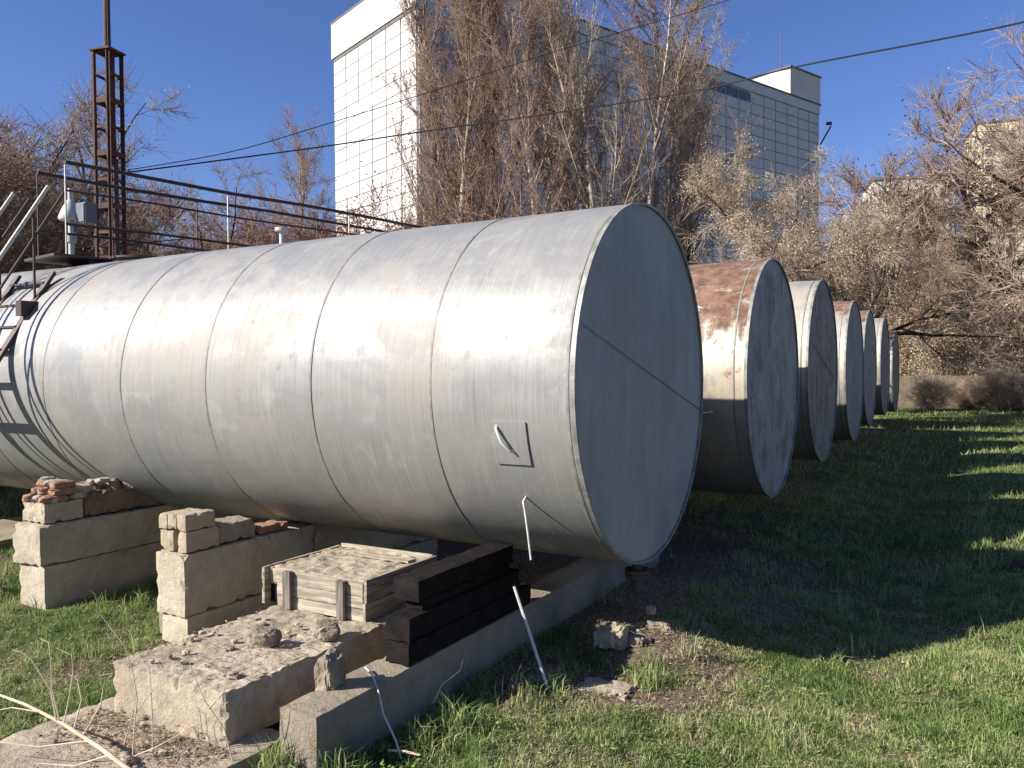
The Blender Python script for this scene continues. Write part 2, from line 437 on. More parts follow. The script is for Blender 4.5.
me = np_mesh('ground', np.stack([X, Y, Z], -1).reshape(-1, 3), F, M['ground'], True, soil_mask(X, Y).ravel(), 'soil')
tag(link('ground', me), 'rough ground of turf and bare soil beneath the row of tanks', kind='structure')

# ------------------------------------------------------------------ tanks
def ring(mb, x, yc, zc, R, r, n=128, k=6, a0=0, a1=2*math.pi):
    V = []; F = []
    full = abs(a1-a0-2*math.pi) < 1e-6; cnt = n if full else n+1
    for j in range(cnt):
        a = a0+(a1-a0)*j/n
        for q in range(k):
            b = 2*math.pi*q/k
            rr = R+r*math.cos(b); V.append((x+r*2.6*math.sin(b), yc+rr*math.cos(a), zc+rr*math.sin(a)))
    for j in range(n):
        j2 = (j+1) % cnt
        for q in range(k): F.append((j*k+q, j*k+(q+1) % k, j2*k+(q+1) % k, j2*k+q))
    return mb.add(V, F, True)
def band(mb, x0, x1, yc, zc, R0, R1, n=128):
    prof = [(x0, R0), (x1, R0), (x1, R1), (x0, R1)]
    V = []; F = []
    for j in range(n):
        a = 2*math.pi*j/n
        for (x, R) in prof: V.append((x, yc+R*math.cos(a), zc+R*math.sin(a)))
    for j in range(n):
        j2 = (j+1) % n
        for q in range(4): F.append((j*4+q, j*4+(q+1) % 4, j2*4+(q+1) % 4, j2*4+q))
    return mb.add(V, F, True)

RAD = 1.4
def tank(xe, yc, zc, L, shell_m, head_m, label, seams, diag=None, n=128, nx=60, R=RAD, dent=.003):
    t = thing('storage_tank', (xe, yc, 0), label, 'tank', 'storage tanks standing side by side in a row')
    # shell, open at the end so its lip stands proud of the flat head
    a = np.linspace(0, 2*np.pi, n, endpoint=False)
    # plate courses lie a few millimetres in and out of one another at the seams
    xs = list(np.linspace(0, -L, nx))
    for s_ in seams:
        xs += [-s_+.02, -s_, -s_-.02]
    xs = sorted(set(round(v, 4) for v in xs), reverse=True)
    V = []
    for x in xs:
        sag = 0
        for s_ in seams: sag += -.0035*math.exp(-((x+s_)/.05)**2)
        for k_ in a:
            w = dent*noise.noise(Vector((x*.9+yc*7, math.cos(k_)*1.6, math.sin(k_)*1.6)))+dent*.35*noise.noise(Vector((x*3+yc, math.cos(k_)*4, math.sin(k_)*4)))
            V.append((xe+x, yc+(R+sag+w)*math.cos(k_), zc+(R+sag+w)*math.sin(k_)))
    F = []
    for i_ in range(len(xs)-1):
        for j in range(n): F.append((i_*n+j, (i_+1)*n+j, (i_+1)*n+(j+1) % n, i_*n+(j+1) % n))
    F.append(tuple((len(xs)-1)*n+j for j in range(n)))
    mb = MB(); mb.add(V, F, True); mb.build('shell', shell_m, t)
    mb = MB(); band(mb, xe-.030, xe+.002, yc, zc, R-.012, R+.008, n); mb.build('rim', M['rim'], t)
    # flat head, slightly buckled
    V = [(xe-.018, yc, zc)]; F = []
    for i_, rr in enumerate(np.linspace(.12, R-.013, 12)):
        for k_ in a:
            w = .008*noise.noise(Vector((yc, rr*math.cos(k_)*1.3, rr*math.sin(k_)*1.3)))
            V.append((xe-.018+w*(1-(rr/R)**6), yc+rr*math.cos(k_), zc+rr*math.sin(k_)))
    for j in range(n): F.append((0, 1+j, 1+(j+1) % n))
    for i_ in range(11):
        for j in range(n): F.append((1+i_*n+j, 1+(i_+1)*n+j, 1+(i_+1)*n+(j+1) % n, 1+i_*n+(j+1) % n))
    mb = MB(); mb.add(V, F, True); h = mb.build('end_cap', head_m, t)
    if diag:
        (y0, z0), (y1, z1) = diag
        pts = []
        for q in np.linspace(0, 1, 30): pts.append((xe-.010+.002*noise.noise(Vector((q*9, yc, 0))), y0+(y1-y0)*q, z0+(z1-z0)*q+.006*noise.noise(Vector((q*6, yc, 2)))))
        mb = MB(); mb.tube(pts, .0022, 6); mb.build('weld_seam', M['seam_dark'], h)
    for s_ in seams:
        mb = MB(); ring(mb, xe-s_, yc, zc, R-.0022, .0045, n); mb.build('weld_seam', M['seam'], t)
    return t
T1 = tank(0, 0, 2.076, 17, M['tank1'], M['head1'], 'large silver tank in the foreground with a ladder up its side, nearest of the row',
          [.055, 1.14, 2.29, 3.5, 4.66, 5.9, 7.1, 8.3, 9.5], ((-1.24, 2.49), (1.38, 1.79)), n=192, nx=110, dent=.004)
T2 = tank(.156, 3.827, 2.062, 17, M['tank2'], M['head2'], 'silver tank with a broad rust brown patch over its top, second of the row', [.14, 1.4, 2.7, 4.0, 5.3], None)
mb = MB(); mb.tube([(.0-1.15+.95*q, 3.827-1.36-.05, 1.72-.035*math.sin(q*math.pi)+.0*q) for q in np.linspace(0, 1, 12)], .008, 6); mb.build('cable', M['rod'], T2)
tank(.163, 7.269, 2.124, 17, M['tank3'], M['head3'], 'cream tank with a dark dirty end crossed by a diagonal seam, third of the row', [.1, 1.3, 2.6, 3.9], ((6.21, 2.54), (8.6, 1.92)), n=96)
tank(.095, 11.5, 2.087, 17, M['tank4'], M['head4'], 'pale tank fourth from the camera in the row, brown stains on its top edge', [.12, 1.4, 2.6], None, n=96)
tank(-.049, 15.5, 2.13, 17, M['tank4'], M['head4'], 'fifth tank of the row, its narrow end seen between the fourth and sixth', [.12, 1.4], None, n=96)
tank(-.088, 19.572, 2.144, 17, M['tank3'], M['head3'], 'sixth tank of the row, last but one before the shrubs', [.12, 1.4], None, n=96)
tank(-.223, 24.695, 1.97, 17, M['tank4'], M['head3'], 'seventh and farthest tank of the row, beside the dry shrubs', [.12, 1.4], None, n=96)

# fittings on the near tank
def cyl1(x, deg, off=0.0):
    a = math.radians(deg); r = RAD+off
    return Vector((x, r*math.cos(a), 2.076+r*math.sin(a)))
def patch(name, x0, x1, a0, a1, off, mat, parent, n=10):
    V = []; F = []
    for lay in (0, off):
        for j in range(n+1):
            for x in (x0, x1): V.append(cyl1(x, a0+(a1-a0)*j/n, lay))
    m = 2*(n+1)
    for j in range(n): F.append((m+2*j, m+2*j+1, m+2*j+3, m+2*j+2))
    for j in range(n):
        F.append((2*j, 2*j+2, m+2*j+2, m+2*j)); F.append((2*j+1, m+2*j+1, m+2*j+3, 2*j+3))
    F.append((0, m, m+1, 1)); F.append((2*n, 2*n+1, m+2*n+1, m+2*n))
    mb = MB(); mb.add(V, F); return mb.build(name, mat, parent)
pp = patch('patch_plate', -.64, -.37, -170.6, -158, .012, M['tank1'], T1)
mb = MB()
mb.tube([cyl1(-.60, -169.5, 0), cyl1(-.59, -168.6, .03), cyl1(-.55, -165.2, .05), cyl1(-.50, -162.6, .035), cyl1(-.48, -161.8, .0)], .011, 8)
mb.build('handle', M['rod'], pp)
mb = MB(); a_ = cyl1(-.49, -146.6, -.01); b_ = cyl1(-.49, -146.6, .05)
mb.tube([a_, b_, b_+Vector((.015, -.005, -.05)), b_+Vector((.035, .0, -.2)), b_+Vector((.055, .01, -.40))], .008, 10)
mb.build('drain_pipe', M['rod'], T1)
mb = MB(); mb.tube([(-.10, -.05, .70), (-.10, -.05, .60), (-.10, -.05, .44)], .040, 16)
op = mb.build('outlet_pipe', M['steel_dark'], T1)
mb = MB(); mb.tube([(-.10, -.05, .60), (-.10, -.05, .57)], .10, 20); mb.tube([(-.10, -.05, .565), (-.10, -.05, .54)], .10, 20)
for k in range(8):
    a = k*math.pi/4; mb.tube([(-.10+.082*math.cos(a), -.05+.082*math.sin(a), .53), (-.10+.082*math.cos(a), -.05+.082*math.sin(a), .61)], .009, 6)
mb.build('flange', M['steel_dark'], op)
mb = MB(); mb.tube([(-4.12, .12, 3.46), (-4.12, .12, 3.64)], .026, 12); vs = mb.build('vent_pipe', M['white'], T1)
mb = MB(); mb.tube([(-4.12, .12, 3.64), (-4.12, .12, 3.655), (-4.12, .12, 3.69), (-4.12, .12, 3.70)], [.03, .07, .07, .02], 14); mb.build('vent_cap', M['white'], vs)
# man-hole collar under the platform
mb = MB(); mb.tube([(-6.6, .25, 3.44), (-6.6, .25, 3.53)], .32, 28); mh = mb.build('manhole', M['steel_dark'], T1)
mb = MB(); mb.tube([(-6.6, .25, 3.531), (-6.6, .25, 3.555)], .36, 28); mb.build('manhole_lid', M['steel_dark'], mh)

# ------------------------------------------------------------------ stair up the side of the near tank
st = thing('steel_stair', (-6.87, -2.9, 0), 'steep steel stair with pale handrails leaning on the left of the near tank', 'stair')
def sy(z): return -1.48+.625*(z-2.32)
for x in (-6.55, -7.22):
    mb = MB(); mb.bar((x, sy(0), 0), (x, sy(3.28), 3.28), .035, .085, (1, 0, 0)); mb.build('stringer', M['steel_dark'], st)
for k in range(13):
    z = .22+.245*k
    mb = MB(); mb.box((-6.885, sy(z), z), (.64, .07, .022)); mb.build('tread', M['steel_dark'], st)
for x in (-6.55, -7.22):
    a = Vector((x, sy(3.22), 4.21)); b = Vector((x, sy(.55), 1.54))
    mb = MB(); mb.tube([a, b, (x, sy(.38), .95)], .021, 10); mb.build('handrail', M['pale'], st)
    mb = MB(); mb.tube([(x, sy(3.22)+.17, 4.17), (x, sy(.55)+.17, 1.50)], .014, 8); mb.build('lower_rail', M['steel_dark'], st)
    for z in (.7, 1.75, 2.95):
        mb = MB(); mb.tube([(x, sy(z), z), (x, sy(z), z+.99)], .014, 8); mb.build('post', M['steel_dark'], st)
mb = MB(); mb.box((-6.50, -1.18, 2.86), (.10, .22, .16)); mb.build('bracket', M['steel_dark'], st)

# ------------------------------------------------------------------ catwalk over the tank tops
cw = thing('catwalk', (-7.4, -.5, 3.5), 'dark steel catwalk with pipe railings running over the tank tops', 'walkway')
cd = Vector((.163, .987, 0)).normalized(); cs = Vector((-cd.y, cd.x, 0))
A0 = Vector((-7.0, -.45, 0))
def cwp(t, s, z): p = A0+cd*t+cs*s; return Vector((p.x, p.y, z))
k = 0
t_ = -.15
while t_ < 25:
    mb = MB(); mb.bar(cwp(t_, .4, 3.545), cwp(t_+1.96, .4, 3.545), .86, .03)
    mb.build('deck_plate', M['steel_dark'], cw); t_ += 2.0
for s in (0, .8):
    for (z, r, t1) in ((4.62, .024, 25.4), (4.30, .013, 25.4), (3.92, .016, 25.4)):
        if s == .8 and z == 4.30: continue
        mb = MB(); pts = [cwp(q, s, z+.012*math.sin(q*1.7+z*3+s)) for q in np.linspace(0, t1, 24)]
        mb.tube(pts, r, 8); mb.build('rail', M['steel_dark'], cw)
for q in np.arange(0, 25.5, 2.1):
    for s in (0, .8):
        mb = MB(); mb.bar(cwp(q, s, 3.53), cwp(q, s, 4.6), .014, .014); mb.build('post', M['pale'] if s == 0 else M['steel_dark'], cw)
for yy, zt in ((0, 3.47), (3.827, 3.45), (7.27, 3.51), (11.77, 3.48), (15.65, 3.53), (19.57, 3.53)):
    q = (yy+.45)/cd.y
    if zt < 3.5:
        for s in (.1, .7):
            mb = MB(); c_ = cwp(q, s, 0); mb.box((c_.x, c_.y, (zt-.02+3.53)/2), (.08, .3, 3.53-zt+.02)); mb.build('foot', M['steel_dark'], cw)

# pressure valve and grey box standing on the platform side
dv = thing('breather_valve', (-7.95, .2, 3.46), 'white breather valve with a grey box on its stem beside the catwalk', 'valve')
mb = MB(); mb.tube([(-7.95, .2, 3.43), (-7.95, .2, 4.55)], .035, 12); mb.build('stem', M['white'], dv)
mb = MB(); mb.tube([(-7.95, .2, 3.46), (-7.95, .2, 3.49)], .16, 16); mb.build('base_flange', M['white'], dv)
mb = MB(); mb.tube([(-7.95, .2, 4.14), (-7.95, .2, 4.17), (-7.95, .2, 4.30), (-7.95, .2, 4.40)], [.14, .15, .10, .04], 20); mb.build('hood', M['white'], dv)
mb = MB(); mb.box((-7.74, .28, 4.22), (.19, .16, .26)); bx_ = mb.build('control_box', M['box_grey'], dv)
mb = MB(); mb.box((-7.74, .193, 4.22), (.16, .012, .23)); mb.build('door', M['box_grey'], bx_)
mb = MB(); mb.tube([(-7.95, .2, 3.86), (-7.95, .2, 3.96)], .065, 14); mb.build('collar', M['white'], dv)

# ------------------------------------------------------------------ lattice mast
mt = thing('lattice_mast', (-16.35, 6.4, 0), 'rusty square lattice mast with a pole on top at the left', 'mast')
h_ = .225; lean = Vector((-.012, .006, 0))
rotm = Matrix.Rotation(math.radians(14), 3, 'Z')
def mp(x, y, z): p = rotm @ Vector((x, y, 0)); return Vector((-16.3+p.x, 6.4+p.y, z))+lean*z
for sx in (-1, 1):
    for sy_ in (-1, 1):
        mb = MB()
        mb.bar(mp(sx*h_, sy_*h_, 0), mp(sx*h_, sy_*h_, 10.0), .02, .085, mp(1, 0, 0)-mp(0, 0, 0))
        mb.bar(mp(sx*(h_-.035), sy_*(h_+.0), 0), mp(sx*(h_-.035), sy_*(h_+.0), 10.0), .085, .02, mp(1, 0, 0)-mp(0, 0, 0))
        mb.build('leg', M['rust'], mt)
z = .4; k = 0
while z < 10.0:
    for q in range(4):
        c = [(-1, -1), (1, -1), (1, 1), (-1, 1), (-1, -1)]
        a, b = c[q], c[q+1]
        mb = MB(); hh = .13 if k % 2 else .07
        mb.bar(mp(a[0]*h_*1.02, a[1]*h_*1.02, z), mp(b[0]*h_*1.02, b[1]*h_*1.02, z), .02, hh); mb.build('crossbar', M['rust'], mt)
    z += .645; k += 1
mb = MB(); mb.box(mp(0, 0, 10.02), (.58, .58, .05), rotm); mb.build('top_plate', M['rust'], mt)
mb = MB(); mb.bar(mp(.02, .05, 7.3), mp(.02, .05, 10.0), .2, .16); mb.build('inner_post', M['rust'], mt)
mb = MB(); mb.bar(mp(.08, .12, 0), mp(.08, .12, 7.4), .10, .10); mb.build('inner_post', M['steel_dark'], mt)
mb = MB(); mb.tube([mp(0, 0, 10.0), mp(0, 0, 13), mp(0, 0, 17)], [.085, .075, .05], 10); mb.build('pole', M['rust'], mt)
for s in (-1, 1):
    mb = MB(); mb.tube([mp(s*h_, -s*h_, 10.02), mp(0, 0, 16.8)], .012, 5); mb.build('stay_wire', M['wire'], mt)

# ------------------------------------------------------------------ supports and slabs of concrete
pa = thing('block_pier', (-5.2, 0, 0), 'crumbling concrete block pier with broken red bricks on top, left of the two', 'pier', 'concrete piers under the near tank')
rough_block('concrete_block', (-5.60, -1.83, -.08), (-5.19, .05, .40), M['conc'], pa, .06, .010, .035, 1)
rough_block('concrete_block', (-5.60, .07, -.08), (-5.19, 1.8, .40), M['conc'], pa, .08, .010, .035, 2)
rough_block('concrete_block', (-5.62, -1.87, .405), (-5.18, -.1, .775), M['conc'], pa, .05, .011, .04, 3)
rough_block('concrete_block', (-5.60, -.08, .405), (-5.20, 1.8, .775), M['conc'], pa, .08, .010, .035, 4)
def slope_top(v): return 0
rough_block('concrete_block', (-5.59, -1.80, .78), (-5.22, -1.42, .97), M['conc'], pa, .05, .012, .05, 5)
rough_block('concrete_block', (-5.58, .7, .78), (-5.22, 1.75, .97), M['conc'], pa, .09, .012, .05, 15)
rr = random.Random(4)
for k in range(15):
    lay = k//6; z = 1.0+.062*lay; x = -5.52+.115*(k % 3)+rr.uniform(-.02, .02); y = -1.66+.22*((k//3) % 2)+.05*lay+rr.uniform(-.03, .03)
    rock('brick', (x, y, z), (.13, .22, .075), M['brick'] if rr.random() < .65 else M['mortar'], 60+k, pa, 3, .22, rr.uniform(-.35, .35))
for k in range(9):
    rock('mortar_lump', (rr.uniform(-5.55, -5.25), rr.uniform(-1.75, -1.15), rr.uniform(.98, 1.16)), (.12, .12, .06), M['mortar'], 80+k, pa, 2, .3, rr.uniform(0, 3))
for k in range(12):
    rock('rubble_stone', (-5.38+rr.uniform(-.08, .12), -1.2+.17*k, 1.03+rr.uniform(0, .05)), (.22, .2, .13), M['rock'] if k % 3 else M['brick'], 120+k, pa, 3, .35, rr.uniform(0, 3))
rough_block('masonry', (-5.56, -1.40, .782), (-5.24, .7, 1.03), M['mason'], pa, .04, .02, .05, 8)
pb = thing('block_pier', (-3.4, 0, 0), 'pale concrete pier with limestone cap stones, right of the two', 'pier', 'concrete piers under the near tank')
rough_block('concrete_block', (-3.58, -1.80, -.08), (-3.26, 1.7, .215), M['conc'], pb, .06, .010, .035, 9)
rough_block('concrete_block', (-3.60, -1.83, .22), (-3.25, -.35, .72), M['conc'], pb, .05, .010, .035, 10)
rough_block('concrete_block', (-3.58, -.33, .22), (-3.27, 1.7, .72), M['conc'], pb, .08, .010, .035, 11)
rough_block('concrete_post', (-3.70, -1.74, .0), (-3.607, -1.45, .70), M['conc_gray'], pb, .04, .008, .025, 12)
# cap stones: three narrow courses, then two deep blocks below with a gap
for k in range(3):
    x0 = -3.595+k*.112
    rough_block('cap_stone', (x0, -1.80, .905), (x0+.104, -1.50, 1.03+.004*k), M['stone'], pb, .035, .005, .018, 30+k)
rough_block('cap_stone', (-3.59, -1.79, .73), (-3.43, -1.47, .898), M['stone'], pb, .04, .006, .02, 34)
rough_block('cap_stone', (-3.37, -1.80, .73), (-3.262, -1.47, .898), M['stone'], pb, .04, .006, .02, 35)
rough_block('cap_stone', (-3.56, -1.45, .73), (-3.29, -1.05, .90), M['conc_gray'], pb, .04, .015, .05, 36)
rough_block('brick', (-3.5, -1.0, .73), (-3.30, -.65, .80), M['brick'], pb, .04, .015, .03, 37)

cb = rough_block('concrete_beam', (-1.13, -2.88, -.1), (-.85, 2.6, .325), M['conc_gray'], None, .06, .006, .022, 40, origin=(-.99, -.1, 0))
tag(cb, 'long narrow concrete beam on the grass under the end of the near tank', 'beam')
def slab_top(v):
    n_ = noise.noise(Vector((v.x*3, v.y*3, 5)))*.022+noise.noise(Vector((v.x*11, v.y*11, 9)))*.014+noise.noise(Vector((v.x*27, v.y*27, 2)))*.009
    return n_+.02
fs = rough_block('concrete_block', (-2.40, -3.03, .09), (-1.385, -.6, .385), M['conc_dirt'], None, .024, .007, .034, 41, top=slab_top, origin=(-1.9, -1.9, .1))
tag(fs, 'wide dirt covered concrete block with crumbling edge, carrying the wooden box', 'concrete block')
gs = rough_block('concrete_slab', (-2.62, -4.6, -.05), (-1.20, -2.72, .095), M['conc_dirt'], None, .05, .008, .03, 42, top=lambda v: .01*noise.noise(v*9), origin=(-1.9, -3.6, 0))
tag(gs, 'flat grey slab lying on the ground in the bottom left corner', 'slab')
ls = rough_block('concrete_slab', (-9.6, -.75, -.05), (-8.15, .6, .12), M['conc_gray'], None, .09, .01, .03, 43, origin=(-8.9, 0, 0))
tag(ls, 'small concrete slab in the grass behind the piers at the left edge', 'slab')
fsl = rough_block('flat_stone', (-.16, -1.10, -.04), (.22, -.86, .012), M['conc_dirt'], None, .025, .02, .06, 44, origin=(.05, -.97, 0))
tag(fsl, 'flat stone sunk in the soil at the edge of the shadow', 'stone')

# rubble and stones
def lrock(label, *a, **k): o = rock(*a, **k); tag(o, label, 'stone'); return o
lrock('chunky stone on the dirt covered block, left of the two before the wooden box', 'stone', (-1.78, -2.38, .46), (.19, .15, .13), M['rock'], 1, amp=.2, rot=.5)
lrock('chunky stone on the dirt covered block, beside the right batten of the wooden box', 'stone', (-1.53, -2.06, .455), (.17, .17, .12), M['rock'], 2, amp=.2, rot=.9)
lrock('thin stone chip lying in front of the two chunky stones', 'stone', (-1.92, -2.55, .425), (.11, .05, .03), M['rock'], 3, sub=2)
lrock('upright lump of rubble wedged between the wide block and the narrow beam', 'stone', (-1.08, -2.52, .40), (.13, .15, .24), M['rock'], 4, amp=.35)
lrock('pale sunlit lump of rubble on the soil under the tank end', 'stone', (-.2, -.36, .13), (.20, .16, .18), M['stone'], 5, amp=.5)
lrock('brown lump of rubble beside the pale sunlit one', 'stone', (-.03, -.24, .09), (.17, .14, .12), M['rock'], 6, amp=.4)
lrock('flat brown lump of rubble on the heap under the outlet pipe', 'stone', (.02, .16, .09), (.18, .14, .10), M['rock'], 7, amp=.4)
lrock('small pale stone on top of the rubble heap', 'stone', (-.06, .16, .22), (.08, .07, .07), M['stone'], 8, sub=2)
lrock('dark clod of earth in the grass beside the leaning white stick', 'stone', (-.45, -1.42, .06), (.30, .17, .10), M['clod'], 9, amp=.35, rot=.5)
def gz(x, y): return float(gh(np.array(float(x)), np.array(float(y))))
for (x, y, lb, sz, m_) in ((1.95, 12.3, 'small pale stone in the shaded grass, left of two before the farther tanks', .09, 'conc'), (2.12, 12.9, 'small pale stone in the shaded grass, right of two before the farther tanks', .08, 'conc'), (2.62, 3.6, 'dark clod at the edge of the shaded grass by the right side', .13, 'clod')):
    lrock(lb, 'stone', (x, y, gz(x, y)+.04), (sz, sz*.8, sz*.8), M[m_], int(x*10), sub=2)
dbs = []
r2 = random.Random(9)
prot = []
for k in range(5):
    o = rock('debris_stone', (0, 0, 0), (.05, .04, .03), M['rock'] if k % 2 else M['conc'], 50+k, sub=1, amp=.3); prot.append(o)
spots = [(r2.uniform(-2.32, -1.45), r2.uniform(-2.95, -1.9), .425, 'on the dirt covered block') for _ in range(26)]
spots += [(r2.uniform(-2.3, -1.3), r2.uniform(-3.5, -3.08), .11, 'on the flat corner slab') for _ in range(14)]
spots += [(r2.gauss(-.1, .28), r2.gauss(0, .22), None, 'on the soil heap') for _ in range(16)]
for k, (x, y, z, w) in enumerate(spots):
    o = prot[k] if k < 5 else prot[k % 5].copy()
    if k >= 5: COL.objects.link(o)
    z = z if z is not None else float(gh(np.array(x), np.array(y)))+.01
    s_ = r2.uniform(.35, 1.2); o.location = (x, y, z); o.scale = (s_, s_, s_); o.rotation_euler = (0, 0, r2.uniform(0, 6))
    tag(o, 'small crumb of broken concrete ' + w, 'stone', 'crumbs of broken concrete ' + w)

# wooden box with concrete cast in it
bx = thing('wooden_box', (-1.95, -1.3, .4), 'low weathered plank box filled with rough concrete, on the wide block', 'box')
def plank(lo, hi, mat, name='plank', seed=0): return rough_block(name, lo, hi, mat, bx, .05, .003, .008, seed)
plank((-2.36, -1.70, .415), (-1.52, -1.672, .50), M['wood_x'], seed=1)
plank((-2.36, -1.702, .504), (-1.52, -1.672, .59), M['wood_x'], seed=2)
plank((-2.37, -1.70, .594), (-1.52, -1.672, .69), M['wood_x'], seed=3)
plank((-2.26, -1.745, .42), (-2.185, -1.705, .70), M['wood_z'], 'batten', 4)
plank((-2.275, -1.73, .43), (-2.262, -1.705, .69), M['wood_z'], 'batten', 5)
plank((-1.735, -1.745, .40), (-1.665, -1.705, .695), M['wood_z'], 'batten', 6)
plank((-2.50, -1.72, .42), (-2.47, -.86, .70), M['wood_y'], seed=7)
plank((-2.468, -1.66, .42), (-2.375, -1.64, .69), M['tar'], seed=8)  # black board stands in for the dark gap beside the end plank
plank((-1.515, -1.71, .40), (-1.488, -.84, .55), M['wood_y'], seed=9)
plank((-1.513, -1.70, .554), (-1.485, -.84, .715), M['wood_y'], seed=10)
plank((-2.47, -.86, .42), (-1.52, -.835, .72), M['wood_x'], seed=11)
rough_block('concrete_fill', (-2.468, -1.668, .55), (-1.518, -.862, .695), M['conc_dirt'], bx, .03, .006, .02, 12, top=lambda v: .022*noise.noise(Vector((v.x*9, v.y*9, 1)))+.012*noise.noise(Vector((v.x*23, v.y*23, 4))))
plank((-2.05, -1.12, .70), (-1.56, -1.02, .722), M['wood_x'], 'loose_board', 13)

# tarred timbers under the tank
def timber(lo, hi, label, seed):
    o = rough_block('tarred_timber', lo, hi, M['tar'], None, .05, .005, .016, seed, origin=((lo[0]+hi[0])/2, (lo[1]+hi[1])/2, lo[2]))
    tag(o, label, 'timber', 'tarred timbers stacked on the narrow beam'); return o
timber((-1.035, -2.06, .333), (-.845, -.45, .475), 'black tarred timber lying directly on the narrow concrete beam, bottom of three', 61)
timber((-1.03, -2.055, .481), (-.842, -.62, .635), 'black tarred timber in the middle of the stack of three', 62)
timber((-1.07, -1.93, .705), (-.86, -.70, .845), 'black tarred timber on top of the stack of three, sunlit upper face', 63)
o = rough_block('wooden_wedge', (-1.00, -1.88, .638), (-.87, -.75, .700), M['tar'], None, .05, .004, .01, 64, origin=(-.93, -1.3, .64))
tag(o, 'thin dark spacer board between the upper and middle timbers', 'board')
# more supports, in the shade under the other tanks
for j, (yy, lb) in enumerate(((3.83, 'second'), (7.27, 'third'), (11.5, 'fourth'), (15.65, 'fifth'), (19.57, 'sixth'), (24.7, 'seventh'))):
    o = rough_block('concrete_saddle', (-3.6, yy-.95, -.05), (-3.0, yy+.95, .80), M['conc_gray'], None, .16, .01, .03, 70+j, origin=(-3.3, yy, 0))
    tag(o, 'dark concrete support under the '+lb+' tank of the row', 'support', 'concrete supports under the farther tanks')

# sticks and rods
def rod(name, pts, r, mat, label, cat, n=7):
    mb = MB(); mb.tube(pts, r, n); o = mb.build(name, mat, None, origin=tuple(pts[-1])); tag(o, label, cat); return o
rod('white_stick', [(-.56, -1.22, .68), (-.40, -1.255, .33), (-.24, -1.29, -.02)], .011, M['rod'], 'straight white stick leaning from the grass towards the black timbers', 'stick')
rod('bent_rod', [(-1.05, -2.235, .352), (-.93, -2.31, .352), (-.83, -2.38, .30), (-.76, -2.42, .19), (-.63, -2.47, .08), (-.575, -2.49, .0)], .006, M['rod'], 'thin pale rod resting on the narrow beam and bending down into the grass', 'rod')
rod('dry_twig', [(-.66, -2.50, .03), (-.57, -2.50, .05), (-.46, -2.47, .04)], .007, M['stem'], 'short dry twig lying in the grass at the foot of the pale rod', 'twig')
rod('dry_twig', [(-.72, -1.98, .10), (-.74, -1.85, .17), (-.70, -1.70, .22), (-.73, -1.62, .26)], .004, M['stem'], 'small crooked twig against the shaded side of the narrow beam', 'twig')

# dry weeds at the lower left
dw = thing('dry_branch', (-2.0, -3.55, .1), 'thick dead branch with upright dry shoots across the bottom left corner', 'branch')
mb = MB(); mb.tube([(-2.75, -3.68, .42), (-2.59, -3.65, .40), (-2.32, -3.60, .36), (-2.05, -3.57, .31), (-1.77, -3.53, .22), (-1.5, -3.49, .11)], [.005, .006, .008, .009, .011, .012], 8); mb.build('main_stem', M['stem'], dw)
for pts in ([(-2.07, -3.58, .32), (-2.10, -3.59, .48), (-2.19, -3.64, .65), (-2.23, -3.67, .69), (-2.28, -3.69, .70)], [(-2.05, -3.575, .32), (-2.09, -3.59, .50), (-2.09, -3.59, .62), (-2.11, -3.59, .74), (-2.16, -3.61, .76)],
            [(-2.03, -3.56, .31), (-2.01, -3.54, .45), (-1.99, -3.53, .58), (-2.0, -3.53, .67), (-2.08, -3.57, .71)], [(-1.96, -3.55, .28), (-1.95, -3.51, .43), (-1.97, -3.52, .54), (-2.02, -3.54, .57)],
            [(-1.90, -3.54, .25), (-1.86, -3.46, .40), (-1.85, -3.45, .48), (-1.87, -3.46, .56), (-1.81, -3.42, .57)], [(-2.2, -3.59, .34), (-2.35, -3.66, .36), (-2.6, -3.75, .30)], [(-1.85, -3.54, .24), (-2.1, -3.66, .2), (-2.45, -3.8, .22)],
            [(-1.7, -3.52, .19), (-1.85, -3.62, .14), (-2.05, -3.72, .15)]):
    mb = MB(); n_ = len(pts); mb.tube(pts, [.0045-.0028*i/(n_-1) for i in range(n_)], 6); mb.build('shoot', M['stem'], dw)
def weed(loc, label, stems):
    t = thing('dry_weed', loc, label, 'weed', None)
    for pts in stems:
        n_ = len(pts); mb = MB(); mb.tube(pts, [.004-.0025*i/(n_-1) for i in range(n_)], 6); mb.build('stem', M['stem'], t)
weed((-1.7, -3.38, .09), 'tall thin dry weed rising in an arc before the wide block', [[(-1.71, -3.38, .09), (-1.70, -3.37, .30), (-1.69, -3.36, .43), (-1.71, -3.37, .58), (-1.75, -3.39, .72), (-1.86, -3.45, .89)],
     [(-1.70, -3.365, .35), (-1.64, -3.33, .45), (-1.60, -3.31, .50)]])
weed((-1.25, -3.11, .1), 'thin branching dry weed against the front of the wide block', [[(-1.24, -3.11, .09), (-1.28, -3.13, .27), (-1.37, -3.18, .42), (-1.43, -3.21, .58), (-1.46, -3.22, .70)],
     [(-1.62, -3.32, .10), (-1.62, -3.32, .31), (-1.63, -3.32, .53), (-1.64, -3.33, .68)], [(-1.35, -3.17, .38), (-1.28, -3.13, .47), (-1.27, -3.12, .55)]])
weed((-1.6, -3.3, .1), 'low slanting dry weed lying over the flat corner slab', [[(-1.75, -3.4, .10), (-1.6, -3.32, .17), (-1.49, -3.25, .24), (-1.41, -3.2, .30)], [(-1.9, -3.3, .10), (-1.86, -3.28, .25), (-1.83, -3.27, .36)]])
weed((1.9, 5.6, 0), 'lone thin upright dry stalk in the shaded grass at the right', [[(3.35, 7.9, 0), (3.36, 7.9, .4), (3.38, 7.9, .8), (3.42, 7.9, 1.1)]])

